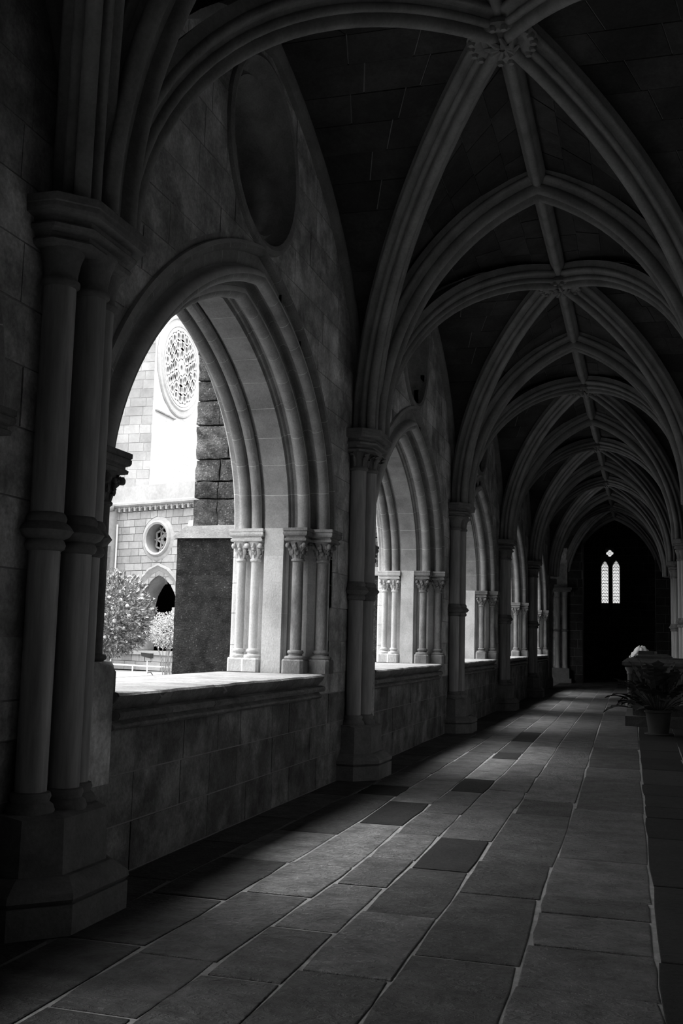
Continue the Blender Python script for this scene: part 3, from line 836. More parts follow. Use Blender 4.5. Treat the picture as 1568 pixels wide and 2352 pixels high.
    # block at the near end of the sill
def sill_parts(t):
    sp_ = [(-.99, .93), (-.99, 1.075), (-.96, 1.098), (.08, 1.105), (.112, 1.10), (.124, 1.085), (.105, 1.05), (.07, 1.015), (.058, .998), (.10, 1.0), (.13, .99), (.14, .97), (.128, .95), (.075, .94), (.085, .925), (.105, .915), (.108, .90), (.09, .885), (.05, .875), (-.05, .88)]
    cuts = [.60, 1.32, 2.02, 2.80, 3.46, 4.05, 4.70]
    for a, c in zip(cuts, cuts[1:]):
        m = MB(); n = 8; rings = []
        for i in range(n + 1):
            y = a + .004 + (c - a - .008) * i / n
            rings.append([(x, y, z) for x, z in sp_])
        m.loft(rings)
        for i, v in enumerate(m.v):
            if v[0] > 0:
                q = noise.noise(Vector((v[1] * 3.1 + t.location.y, v[2] * 9, 1.7))) * .013 + noise.noise(Vector((v[1] * 11, v[2] * 14, 4))) * .006
                m.v[i] = (v[0] + q, v[1], v[2] + q * .6)
        build('sill_stone', m, 'sill', t, smooth=radians(35))
    m = MB(); m.loft([[(x, y, z - .004 if z > 1 else z) for x, z in [(p[0] - .006, p[1]) for p in sp_]] for y in (.6, 4.70)]); build('joint_mortar', m, 'mortar', t)
def make_arch(label, b):
    t = thing('pointed_arch', label, 'archway', (0, ybay(b), 0))
    arch_parts(t); jamb_parts(t); sill_parts(t)
    m = MB(); m.loft([[(x, y, z) for x, y in ((-.3, .1), (.115 - k * .03, .1), (.13 - k * .03, .52 - k * .03), (.08, .615 - k * .03), (-.3, .615 - k * .03))] for k, z in ((0, .6), (0, 1.22), (.3, 1.26), (1.2, 1.285))]); build('corner_block', m, 'wall', t, smooth=radians(40))
    register(t); return t
AL = {1: 'largest pointed arch opening, nearest the camera, framing the church beyond',
      2: 'second pointed arch opening along the arcade, half hidden behind a pier',
      3: 'third pointed arch opening from the camera along the arcade',
      4: 'fourth pointed arch opening from the camera, a narrow bright sliver',
      5: 'farthest pointed arch opening, just before the corridor corner',
      0: 'pointed arch opening beside the camera, only its capital in view at left edge'}
a1 = make_arch(AL[1], 1)
for b in (2, 3, 4, 5, 0): dup(a1, (0, ybay(b) + (.33 if b == 0 else 0), 0), AL[b])

# round windows above the arches
def tracery(mb, cy_, cz_, r, x0, x1, n=6, cyl=None):
    """pierced disc: outer ring, hub ring, petals"""
    def ring(cy__, cz__, ra, rb, seg=24):
        vs = []; fs = []
        for i in range(seg):
            a = 2 * pi * i / seg
            for X in (x0, x1):
                for rr in (ra, rb): vs.append((X, cy__ + rr * cos(a), cz__ + rr * sin(a)))
        for i in range(seg):
            j = (i + 1) % seg; o, p = 4 * i, 4 * j
            fs += [(o, o + 1, p + 1, p), (o + 2, p + 2, p + 3, o + 3), (o, p, p + 2, o + 2), (o + 1, o + 3, p + 3, p + 1)]
        mb.add(vs, fs)
    ring(cy_, cz_, r * .90, r * 1.02, 36)
    ring(cy_, cz_, r * .16, r * .27, 16)
    for k in range(n):
        a = 2 * pi * k / n
        ring(cy_ + r * .60 * cos(a), cz_ + r * .60 * sin(a), r * .17, r * .33, 14)
        a2 = a + pi / n
        for s_ in (-1, 1):
            p = Vector((cy_ + r * .25 * cos(a), cz_ + r * .25 * sin(a))); q = Vector((cy_ + r * .93 * cos(a2 * 1.0 if s_ > 0 else a - pi / n), cz_ + r * .93 * sin(a2 if s_ > 0 else a - pi / n)))
            d = (q - p).normalized(); nn = Vector((-d.y, d.x)) * r * .05
            mb.prism([tuple(p + nn), tuple(p - nn), tuple(q - nn), tuple(q + nn)], lambda u, v: (x0, u, v), lambda u, v: (x1, u, v))
def round_window(label, b):
    t = thing('round_window', label, 'window', (0, ybay(b) + OCY, OCZ))
    m = MB(); prof = [(.0, .84), (.03, .83), (.045, .79), (.03, .75), (-.02, .74), (-.06, .72), (-.09, .68), (-.06, .655), (-.09, .62), (-.16, .60), (-.22, .60), (-.99, .60), (-.99, .84)]
    seg = 40; rings = []
    for i in range(seg + 1):
        a = 2 * pi * i / seg; rings.append([(x, r * cos(a), r * sin(a)) for x, r in prof])
    m.loft(rings, cap=False); build('ring_moulding', m, 'arch', t, smooth=radians(35))
    m = MB(); tracery(m, 0, 0, .60, -.62, -.46, 6); build('tracery', m, 'arch', t)
    register(t); return t
r1 = round_window('dark round traceried window above the largest arch', 1)
for b, s in ((2, 'round window above the second arch from the camera'), (3, 'round window above the third arch from the camera'), (4, 'small dim round window above the fourth arch'), (0, 'dark round window high above the arch opening beside the camera'), (5, 'round window above the farthest arch of the arcade')):
    dup(r1, (0, ybay(b) + OCY, OCZ), s)

# ================================================================== BUTTRESSES outside
def rough_block(x0, x1, y0, y1, z0, z1, amp):
    m = MB(); nx = max(3, int((x1 - x0) / .05)); nz = max(3, int((z1 - z0) / .05)); k = nx * nz
    vs = []; fs = []
    for j in range(nz + 1):
        for i in range(nx + 1):
            u, v = i / nx, j / nz
            e = min(u * (x1 - x0), (1 - u) * (x1 - x0), v * (z1 - z0), (1 - v) * (z1 - z0))
            x, z = x0 + (x1 - x0) * u, z0 + (z1 - z0) * v
            nn = noise.noise(Vector((x * 9, z * 9, y0 * 3))) + .7 * noise.noise(Vector((x * 21, z * 21, 7)))
            rd = max(0, .014 - e) * .8
            jx = noise.noise(Vector((z * 8, x0 * 5, 1))) * amp * .6 if i in (0, nx) else 0
            jz = noise.noise(Vector((x * 8, z0 * 5, 3))) * amp * .6 if j in (0, nz) else 0
            vs.append((x + jx, y0 + nn * amp + rd, z + jz))
    W1 = nx + 1
    for j in range(nz):
        for i in range(nx): fs.append((j * W1 + i, j * W1 + i + 1, (j + 1) * W1 + i + 1, (j + 1) * W1 + i))
    border = [i for i in range(W1)] + [j * W1 + nx for j in range(1, nz + 1)] + [nz * W1 + i for i in range(nx - 1, -1, -1)] + [j * W1 for j in range(nz - 1, 0, -1)]
    o = len(vs); vs += [(vs[b][0], y1, vs[b][2]) for b in border]
    nb = len(border)
    for q in range(nb): fs.append((border[q], border[(q + 1) % nb], o + (q + 1) % nb, o + q))
    fs.append(tuple(range(o, o + nb)))
    m.add(vs, fs); return m
def make_buttress(label, k):
    t = thing('stone_buttress', label, 'buttress', (0, Y0 + k * L, 0))
    ylo, yhi = -.85, .85
    zc = [0, 1.02, 2.08, 2.47]
    for z0, z1 in zip(zc, zc[1:]):
        xs = [-.98, -1.735]
        for a, c in zip(xs, xs[1:]):
            m = rough_block(c + .001, a - .001, ylo, yhi, z0 + .001, z1 - .001, .006); build('stone', m, 'mosslow', t, smooth=radians(60))
    m = MB(); m.prism([(-.98, 2.47), (-1.76, 2.47), (-1.765, 2.49), (-1.62, 2.60), (-.98, 2.61)], lambda x, z: (x, ylo - .03, z), lambda x, z: (x, yhi + .03, z)); build('weathering_slope', m, 'mosstop', t)
    zc = [2.60, 2.90, 3.09, 3.33, 3.70, 3.97, 4.19, 4.48, 4.8, 5.2, 5.6, 6.0, 6.5, 7.0]
    for i, (z0, z1) in enumerate(zip(zc, zc[1:])):
        o = rnd.uniform(-.015, .02); mid = -1.25 + rnd.uniform(-.12, .12)
        for a, c in ((-.98, mid), (mid, -1.60 + o)):
            m = rough_block(c + .006, a - .006, ylo + .02 + rnd.uniform(0, .025), yhi, z0 + .008, z1 - .008, .022)
            build('stone', m, 'moss', t, smooth=radians(60))
    register(t); return t
b1 = make_buttress('dark mossy buttress outside, filling the right half of the largest arch', 1)
for k, s in ((2, 'mossy buttress seen as a sliver through the second arch'),):
    dup(b1, (0, Y0 + k * L, 0), s)

# ================================================================== CORRIDOR END: responds
def end_cluster(cx_, label, flip=1):
    t = thing('clustered_respond', label, 'pier', (cx_, 41.0, 0), rz=0)
    m = MB(); m.box(-.62, .42, -.25, .5, 0, .16); m.box(-.56, .34, -.2, .5, .16, .55); build('plinth', m, 'pier', t)
    for i, (x, y) in enumerate(((-.40, -.02), (-.11, -.12), (.17, -.02))):
        m = MB(); m.lathe((x, y), [(.11, .55), (.12, .58), (.105, .62), (.10, .66), (.095, .68), (.095, 1.95)], 16); build('shaft', m, 'marble', t, smooth=radians(45))
        m = MB(); m.lathe((x, y), [(.1, 1.93), (.14, 1.96), (.14, 1.99), (.10, 2.03)], 16); build('shaft_ring', m, 'pier', t, smooth=radians(45))
        m = MB(); m.lathe((x, y), [(.095, 2.0), (.095, 3.22), (.12, 3.24), (.1, 3.27), (.11, 3.35), (.15, 3.44)], 16); build('shaft', m, 'marble', t, smooth=radians(45))
    m = MB(); m.box(-.58, .40, -.3, .5, 3.44, 3.50); m.box(-.62, .44, -.34, .5, 3.50, 3.60); build('abacus', m, 'pier', t)
    m = MB(); m.box(-.7, .25, .06, .6, 0, 6.9); build('core', m, 'wall', t)
    return t
end_cluster(-.02, 'dim cluster of three shafts at the left of the corridor end')
for (x0, x1, nm) in ((.23, .80, 'wall_1'), (W - .5, W + .1, 'wall_2')):
    o = block_wall(nm, x0, x1, 41.15, 0, 6.9, .9)
core = MB(); core.box(-1.1, -.9, 40.9, 46.5, -.3, 7.2); core.box(-8.2, -8, 35.6, 41.5, 0, 7); core.box(-8, -1, 41.3, 41.5, 0, 7); core.box(-8, -1, 35.6, 41.5, 6.9, 7.1)
core.box(-8, -.02, 35.45, 46, -.3, -.006); core.box(-8, -1.0, 35.56, 35.75, 0, 1.0); core.box(-8, -1.0, 35.56, 35.75, 3.7, 7.1); core.box(-8, -3.9, 35.56, 35.75, 1.0, 3.7); core.box(-1.4, -1.0, 35.56, 35.75, 1.0, 3.7)
build('wall_west', core, 'mortar', kind='structure')
m = MB(); m.box(-.98, .02, 35.4, 35.9, -.3, 6.9); build('wall_corner', m, 'wall', kind='structure')
t = thing('corner_respond', 'worn corner respond where the arcade wall ends, dim foliate corbel', 'pier', (0, 35.5, 0))
m = MB(); m.lathe((.0, .18), [(.14, 0), (.14, .3), (.10, .4), (.10, 3.2), (.13, 3.25), (.18, 3.45)], 14); build('shaft', m, 'pier', t, smooth=radians(45))
m = MB(); m.box(-.2, .24, 0, .42, 3.45, 3.62); build('abacus', m, 'pier', t)

# ================================================================== GARDEN AND FAR BUILDINGS
m = MB(); m.box(-60, -.97, -25, 70, -.4, -.03); build('ground', m, 'lawn', kind='structure')
m = MB(); m.box(-40, -1.9, 27.6, 37.5, -.06, -.005); m.box(-40, -8, 21, 27.5, -.06, -.005); build('garden_path', m, 'gravel', kind='structure')
# skewed facade of the far gallery: local frame s (right), z, depth n (towards the camera)
FO = Vector((-15.527, 38.0, 0)); FA = radians(19.4)
FT = Vector((cos(FA), -sin(FA), 0)); FN = Vector((-sin(FA), -cos(FA), 0))
def FP(s, z, d=0): v = FO + FT * s + FN * d; return (v.x, v.y, z)
fac = thing('cloister_facade', 'pale stone facade of the far gallery with round window and pointed arch', 'building', (0, 0, 0))
AR = [(-1.0, 2.35), (-1.0, 2.60), (-.88, 3.0), (-.60, 3.38), (-.25, 3.66), (.05, 3.78)]      # far arch opening left half from spring to apex
def far_edge(side, z, cs=.05):
    if z < .78: return None
    if z < 2.35: return cs + side * 1.05
    if z < 3.80:
        for p, q in zip(AR, AR[1:]):
            if p[1] <= z <= q[1]:
                x = p[0] + (q[0] - p[0]) * (z - p[1]) / (q[1] - p[1]); return cs + side * (cs - x)
        return cs
    dz = abs(z - 5.25)
    if dz < .90: return -.12 + side * sqrt(.81 - dz * dz)
    return None
fcourses = [0, .35, .70, .78, 1.12, 1.5, 1.85, 2.2, 2.5, 2.8, 3.1, 3.4, 3.7, 3.98, 4.28, 4.58, 4.88, 5.18, 5.48, 5.78, 6.08, 6.4]
back = MB(); zz = [0, .4, .779] + [.781 + i * .08 for i in range(71)]
for z0, z1 in zip(zz, zz[1:]):
    e = [(far_edge(-1, q_), far_edge(1, q_)) for q_ in (z0, z1)]
    if e[0][0] is None or e[1][0] is None:
        back.add([FP(-30, z0), FP(12.0, z0), FP(12.0, z1), FP(-30, z1)], [(0, 1, 2, 3)])
    else:
        back.add([FP(-30, z0), FP(e[0][0], z0), FP(e[1][0], z1), FP(-30, z1)], [(0, 1, 2, 3)])
        back.add([FP(e[0][1], z0), FP(12.0, z0), FP(12.0, z1), FP(e[1][1], z1)], [(0, 1, 2, 3)])
build('wall_core', back, 'facjoint', fac)
cells = []
for z0, z1 in zip(fcourses, fcourses[1:]):
    s = -6 - rnd.random() * .4
    while s < 11.5:
        s2 = s + rnd.uniform(.35, .75); cells.append((s, s2, z0, z1)); s = s2
def fblock(mb, a, c, z0, z1):
    a += .012; c -= .012; z0 += .012; z1 -= .012
    z_ = [z0 + (z1 - z0) * i / 4 for i in range(5)]
    er = [far_edge(1, q_) for q_ in z_]; el = [far_edge(-1, q_) for q_ in z_]; ok = 0
    polys = []
    if all(e is None for e in er): polys = [[(a, z0), (c, z0), (c, z1), (a, z1)]]
    else:
        mid = .05 if z0 < 3.9 else -.12
        lim = [min(c, max(a, e if e is not None else mid)) for e in er]
        if c > mid and any(l < c - .03 for l in lim): polys.append([(c, z0), (c, z1)] + [(l, q_) for l, q_ in list(zip(lim, z_))[::-1]])
        lim = [max(a, min(c, e if e is not None else mid)) for e in el]
        if a < mid and any(l > a + .03 for l in lim): polys.append([(l, q_) for l, q_ in zip(lim, z_)] + [(a, z1), (a, z0)])
    d = rnd.uniform(.015, .03)
    for p in polys:
        q_ = [p[0]]
        for v in p[1:]:
            if math.dist(v, q_[-1]) > 1e-3: q_.append(v)
        if math.dist(q_[0], q_[-1]) < 1e-3: q_.pop()
        if len(q_) > 2: mb.prism(q_, lambda s, z: FP(s, z, d), lambda s, z: FP(s, z, -.1)); ok = 1
    return ok
rest = MB(); n = 0
for cell in cells:
    vis = -3.2 < cell[0] < 1.6 and cell[2] > .3
    if vis and n < 280:
        mb = MB()
        if fblock(mb, *cell): build('stone', mb, 'fac', fac); n += 1
    else: fblock(rest, *cell)
build('stones_beyond', rest, 'fac', fac, kind='stuff')
# arch moulding and reveal
def fsweep(pts, prof, name, mat, closed=False, parent=fac):
    m = MB(); rings = []; n = len(pts)
    for i, p in enumerate(pts):
        a = pts[(i - 1) % n] if closed else pts[max(0, i - 1)]; b_ = pts[(i + 1) % n] if closed else pts[min(n - 1, i + 1)]
        d = Vector((b_[0] - a[0], b_[1] - a[1])).normalized(); nn = Vector((d.y, -d.x))
        rings.append([FP(p[0] + nn.x * o, p[1] + nn.y * o, dd) for o, dd in prof])
    if closed: rings.append(rings[0])
    m.loft(rings, cap=not closed); return build(name, m, mat, parent, smooth=radians(35))
archp = [(-1.0, .80), (-1.0, 1.6)] + AR + [(.10 - x, z) for x, z in AR[:-1][::-1]] + [(1.10, 1.6), (1.10, .80)]
def dens(pts, k=4):
    out = []
    for a, b_ in zip(pts, pts[1:]):
        for i in range(k): out.append((a[0] + (b_[0] - a[0]) * i / k, a[1] + (b_[1] - a[1]) * i / k))
    return out + [pts[-1]]
fsweep([(x, z) for x, z in archp[::-1]], [(0, -.9), (0, -.15), (.06, -.05), (.12, -.02), (.18, .02), (.20, .04), (.30, .06), (.38, .13), (.46, .12), (.46, -.1)], 'arch_moulding', 'facmould')
m = MB()
m.loft([[FP(s, z, d) for s, z in ((-1.9, .62), (1.9, .62), (1.9, .78), (-1.9, .78))] for d in (-.6, .10)]); build('sill', m, 'facmould', fac)
cir = [(-.12 + .88 * cos(-2 * pi * i / 40), 5.25 + .88 * sin(-2 * pi * i / 40)) for i in range(40)]
fsweep(cir, [(.28, .02), (.30, .10), (.22, .14), (.16, .10), (.14, .05), (.02, .03), (-.10, -.06), (-.2, -.10), (-.24, -.2), (-.30, -.26), (-.36, -.38), (-.36, -.6), (.2, -.6)], 'ring_moulding', 'facmould', closed=True)
m = MB()                                                     # star tracery
def fpoly(m, poly, d0, d1): m.prism(poly, lambda s, z: FP(s, z, d0), lambda s, z: FP(s, z, d1))
tc_ = (-.02, 5.25); tr_ = .56
def bar(m, p, q, w_, d0=-.42, d1=-.36):
    p = Vector(p); q = Vector(q); d = (q - p).normalized(); nn = Vector((-d.y, d.x)) * w_
    fpoly(m, [tuple(p + nn), tuple(p - nn), tuple(q - nn), tuple(q + nn)], d0, d1)
pt = lambda r, a: (tc_[0] - .10 + r * tr_ * cos(a), tc_[1] + r * tr_ * sin(a))
for k in range(6):
    a = pi / 2 + k * pi / 3
    bar(m, pt(.42, a), pt(.42, a + 2 * pi / 3), .03); 
    bar(m, pt(.42, a), pt(.42, a + pi / 3), .018)
    bar(m, pt(.42, a), pt(.78, a + pi / 6), .032); bar(m, pt(.42, a), pt(.78, a - pi / 6), .032)
    bar(m, pt(.78, a + pi / 6), pt(1.0, a), .032); bar(m, pt(.78, a - pi / 6), pt(1.0, a), .032)
    bar(m, pt(.78, a + pi / 6), pt(1.02, a + pi / 6), .024)
build('tracery', m, 'facmould', fac)
# corbel table, coping, parapet and stained slope roof above
m = MB()
s = -3.2
while s < 12:
    for i in range(6):
        pass
    s0 = s; n = 8; pts = [(s0 + .30 * i / n, 6.42 + .13 * sin(pi * i / n)) for i in range(n + 1)]
    fpoly(m, [(s0 - .045, 6.40), (s0 + .045, 6.40), (s0 + .045, 6.62), (s0 - .045, 6.62)], -.05, .16)
    fpoly(m, [(s0, 6.62)] + pts[0:] + [(s0 + .30, 6.62)], -.05, .13)
    s += .30
build('corbel_table', m, 'facmould', fac)
m = MB(); m.loft([[FP(s, z, d) for z, d in ((6.60, -.3), (6.60, .20), (6.66, .26), (6.74, .26), (6.80, .16), (6.80, -.3))] for s in (-30, 12)]); build('coping', m, 'facmould', fac)
m = MB(); m.loft([[FP(s, z, d) for z, d in ((6.78, -.4), (6.78, .02), (7.46, .02), (7.46, -.4))] for s in (-30, 12)]); build('parapet', m, 'fac', fac)
m = MB(); m.loft([[FP(s, z, d) for z, d in ((7.40, -.1), (7.44, -.1), (7.44, -6), (7.40, -6))] for s in (-30, 12)]); build('roof', m, 'fac', fac)
# waterspout knob
m = MB(); c = FP(-2.72, 6.62, .45); m.ball(c, .30, 12, 8, (1, 1, .95)); m.tube([FP(-2.72, 6.6, -.1), FP(-2.72, 6.62, .4)], [.16, .18], 8); m.rough(.05, 4); build('waterspout', m, 'facmould', fac, smooth=radians(60))
# gallery behind the far arch; its interior shade is put into near-black walls
m = MB(); m.loft([[FP(s, z, d) for s, z in ((-6, 0), (10, 0), (10, 6.2), (-6, 6.2))] for d in (-.85, -5.0)], cap=False)
m.add([FP(-6, 0, -5), FP(10, 0, -5), FP(10, 6.2, -5), FP(-6, 6.2, -5)], [(0, 1, 2, 3)])
m.add([FP(-6, 6.8, -.3), FP(10, 6.8, -.3), FP(10, 6.2, -.86), FP(-6, 6.2, -.86)], [(0, 1, 2, 3)])
build('gallery_shell', m, 'dark', fac)
# small impost colonette at right reveal of the far arch
m = MB(); m.box(0, .2, 0, .2, 0, .5)
m.v = [FP(.72 + x, 2.05 + z * .9, -.3 + y) for x, y, z in m.v]; build('impost', m, 'fac', fac)
# far buttress at the left of the facade
fb = thing('stained_buttress', 'stained sloping buttress at the left of the far facade', 'buttress')
m = MB(); m.loft([[FP(s, z, d) for z, d in ((0, -.1), (0, 2.6), (4.95, 2.6), (6.45, .35), (6.45, -.1))] for s in (-3.6, -2.55)]); build('slope', m, 'facmould', fb)
st = 0
for i, (z0, z1) in enumerate(zip([0, .5, 1, 1.5, 2, 2.5, 3, 3.5, 4, 4.5], [.5, 1, 1.5, 2, 2.5, 3, 3.5, 4, 4.5, 5.0])):
    for a, c in ((-3.62, -3.05), (-3.05, -2.53)):
        m = MB(); m.loft([[FP(s, z, d) for s, z in ((a + .01, z0 + .01), (c - .01, z0 + .01), (c - .01, z1 - .01), (a + .01, z1 - .01))] for d in (2.4, 2.63)]); build('stone', m, 'facdark', fb)
    for a, c in ((.3, 1.1), (1.1, 1.9), (1.9, 2.58)):
        m = MB(); m.loft([[FP(s, z, d) for d, z in ((a + .01, z0 + .01), (c - .01, z0 + .01), (c - .01, z1 - .01), (a + .01, z1 - .01))] for s in (-2.6, -2.525)]); build('stone', m, 'facdark', fb)
# downpipe
dp = MB(); dp.tube([FP(-2.40, .0, .12), FP(-2.40, 5.9, .12)], .035, 8); o = build('downpipe', dp, 'pipe', smooth=radians(60)); o['label'] = 'thin pale downpipe beside the stained buttress on the far facade'; o['category'] = 'pipe'

# second buttress, right of the far arch
fb2 = thing('pale_buttress', 'pale sloping buttress right of the far pointed arch, cut off by the mossy one', 'buttress')
m = MB(); m.loft([[FP(s, z, d) for z, d in ((0, -.1), (0, .5), (4.5, .5), (5.9, .1), (5.9, -.1))] for s in (1.62, 2.6)]); build('slope', m, 'facmould', fb2)

# church with rose window
ch = thing('church', 'tall bright church wall with rose window behind the far gallery', 'church')
XW, YN = -19.0, 43.7
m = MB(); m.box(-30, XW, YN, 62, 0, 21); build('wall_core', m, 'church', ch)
st = MB(); z = 6.9
while z < 21:
    x = -30
    while x < XW:
        x2 = min(XW, x + rnd.uniform(.5, .95))
        if x > -23.2 and z < 16.5:
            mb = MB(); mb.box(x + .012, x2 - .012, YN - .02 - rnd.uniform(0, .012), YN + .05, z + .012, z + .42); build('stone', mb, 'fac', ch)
        else: st.box(x + .012, x2 - .012, YN - .025, YN + .05, z + .012, z + .42)
        x = x2
    y = YN
    while y < 62:
        y2 = min(62, y + rnd.uniform(.6, 1.1))
        if not ((y + y2) / 2 - 46.4) ** 2 + (z + .2 - 14.6) ** 2 < 2.5 ** 2: st.box(XW - .05, XW + .012, y + .006, y2 - .006, z + .006, z + .424)
        y = y2
    z += .43
build('stones_beyond', st, 'church', ch, kind='stuff')
rw = MB(); seg = 48; prof = [(.02, 2.55), (.10, 2.5), (.12, 2.42), (.05, 2.34), (.05, 2.2), (.12, 2.12), (.10, 2.02), (.02, 1.95), (-.0, 1.86)]
rings = []
for i in range(seg + 1):
    a = 2 * pi * i / seg; rings.append([(XW + x, 46.4 + r * cos(a) * 1, 14.62 + r * sin(a)) for x, r in prof])
rw.loft(rings, cap=False); build('rose_moulding', rw, 'rose', ch, smooth=radians(35))
gl = MB(); gl.lathe((0, 0), [(1.95, 0), (1.95, .02)], 40); gl.xf(lambda p: Vector((XW + .018 + p.z * .2, 46.4 + p.x, 14.62 + p.y))); build('rose_glass', gl, 'roseglass', ch)
tr = MB()
def rring(y_, z_, ra, rb, seg=14):
    vs = []; fs = []
    for i in range(seg):
        a = 2 * pi * i / seg
        for X in (XW + .02, XW + .10):
            for rr in (ra, rb): vs.append((X, y_ + rr * cos(a), z_ + rr * sin(a)))
    for i in range(seg):
        j = (i + 1) % seg; o, p = 4 * i, 4 * j
        fs += [(o, o + 1, p + 1, p), (o + 2, p + 2, p + 3, o + 3), (o, p, p + 2, o + 2), (o + 1, o + 3, p + 3, p + 1)]
    tr.add(vs, fs)
rring(46.4, 14.62, .12, .45, 20); rring(46.4, 14.62, 1.80, 1.98, 36)
for kk, (rad, num, ra, rb) in enumerate(((.70, 8, .15, .31), (1.14, 14, .15, .29), (1.57, 20, .14, .27))):
    for i in range(num):
        a = 2 * pi * (i + .5 * (kk % 2)) / num; rring(46.4 + rad * cos(a), 14.62 + rad * sin(a), ra, rb, 12)
build('rose_tracery', tr, 'rose', ch)
m = MB(); m.box(XW - .02, XW + .12, 43.9, 46.0, 11.9, 11.96); build('string_course', m, 'facdark', ch)

# ---------------------------------------------------------------- planting
def leafy(mb, c, R_, n, ln, wd, flat=.9, up=.2, seed=1, shell=.55):
    r = random.Random(seed)
    for i in range(n):
        while True:
            v = Vector((r.uniform(-1, 1), r.uniform(-1, 1), r.uniform(-1, 1)))
            if .05 < v.length < 1: break
        q = v.normalized() * (shell + (1 - shell) * r.random() ** .5)
        lump = 1 + .16 * noise.noise(q * 3.0)
        p = Vector((c[0] + q.x * R_[0] * lump, c[1] + q.y * R_[1] * lump, c[2] + q.z * R_[2] * lump))
        d = (q + Vector((r.uniform(-.8, .8), r.uniform(-.8, .8), r.uniform(-.7, .7) + up))).normalized()
        sd = d.cross(Vector((r.uniform(-1, 1), r.uniform(-1, 1), r.uniform(-1, 1)))).normalized(); nn = d.cross(sd)
        l = ln * r.uniform(.7, 1.25); w_ = wd * r.uniform(.7, 1.2)
        mid = p + d * l * .5 + nn * l * .06; tip = p + d * l - nn * l * .08
        mb.add([p, mid + sd * w_ + nn * w_ * .4, tip, mid - sd * w_ + nn * w_ * .4, mid], [(0, 1, 4), (1, 2, 4), (2, 3, 4), (3, 0, 4)])
TC = (-10.05, 24.0, 1.93)
ot = thing('orange_tree', 'leafy orange tree with round fruit in the garden left of the far arch', 'tree', (0, 0, 0))
m = MB(); m.tube([(TC[0] - .05, 24, -.05), (TC[0], 24.02, .5), (TC[0] + .03, 24, 1.1), (TC[0], 24, 1.8)], [.10, .08, .07, .04], 9)
for i in range(7):
    a = i * .9; m.tube([(TC[0], 24, 1.0 + i * .1), (TC[0] + .3 * cos(a), 24 + .3 * sin(a), 1.3 + i * .12), (TC[0] + .7 * cos(a), 24 + .7 * sin(a), 1.5 + i * .15)], [.035, .025, .012], 6)
build('trunk', m, 'bark', ot, smooth=radians(60))
m = MB(); leafy(m, TC, (1.15, 1.05, 1.02), 5600, .15, .034, seed=3); leafy(m, (TC[0] + .35, 23.9, 1.35), (.7, .7, .42), 900, .13, .028, seed=4)
build('foliage', m, 'leaf', ot, kind='stuff')
fr_ = [(.28, .55), (.75, .35), (.62, .12), (-.1, .62), (.45, -.05), (.95, -.05), (.82, -.38), (.20, -.48), (.38, -.62), (.62, -.62), (.55, -.80), (-.15, -.55), (.05, .25), (-.2, .0), (.72, .62), (.5, .4), (-.3, -.3), (.1, -.15), (.9, .2), (.3, .2), (.05, -.72), (-.25, .35), (.66, -.2)]
for dx, dz in fr_:
    rr2 = max(0, 1 - (dx / 1.15) ** 2 - (dz / 1.05) ** 2)
    mb = MB(); mb.ball((0, 0, 0), .048, 10, 8)
    build('orange', mb, 'orange', ot, smooth=radians(80), loc=(TC[0] + dx * .95, 24 - sqrt(rr2) * .95 - .05, TC[2] + dz * .95))
sh = thing('tall_shrub', 'fine-leaved shrub with fanning bare stems beside the mossy buttress', 'shrub', (0, 0, 0))
SX = -9.75
m = MB(); r_ = random.Random(5)
for i in range(13):
    a = r_.uniform(-1, 1); bx = SX + r_.uniform(-.10, .10)
    m.tube([(bx, 27 + r_.uniform(-.1, .1), 0), (bx + a * .12, 27, .6), (bx + a * .42, 27 + r_.uniform(-.3, .3), 1.25)], [.014, .011, .008], 5)
build('stems', m, 'bark', sh)
m = MB(); leafy(m, (SX - .02, 27, 1.55), (.62, .55, .50), 3600, .055, .016, seed=8, shell=.3)
build('foliage', m, 'leaf2', sh, kind='stuff')
# garden floodlight on a peg, and the pipe along the wall foot
gl_ = thing('garden_floodlight', 'small dark floodlight on a thin peg before the far wall', 'lamp', (-10.37, 27.0, 0))
m = MB(); m.box(-.015, .015, -.015, .015, -.02, .70); build('peg', m, 'pipe', gl_)
m = MB(); m.loft([[(-.15, -.08, .82), (.13, -.10, .76), (.13, .10, .76), (-.15, .08, .82)], [(-.17, -.1, .92), (.12, -.12, .90), (.12, .12, .90), (-.17, .1, .92)]]); build('lamp_head', m, 'iron', gl_)
m = MB(); m.tube([(-.09, 0, .80), (-.09, 0, .68), (.10, 0, .66), (.10, 0, .78)], .012, 6); build('bracket', m, 'iron', gl_)
m = MB(); m.tube([(.02, 0, .36), (.12, 0, .38), (.18, 0, .3), (.2, 0, .18)], .014, 6); build('cable', m, 'iron', gl_)
m = MB(); m.tube([(-12.6, 27.6, .56), (-8.5, 27.0, .50)], .022, 8)
for x in (-12.4, -11.0, -9.6): m.tube([(x, 27.35, -.05), (x, 27.35, .55)], .018, 6)
o = build('water_pipe', m, 'pipe', smooth=radians(60)); o['label'] = 'thin pale pipe running low along the garden before the far wall'; o['category'] = 'pipe'

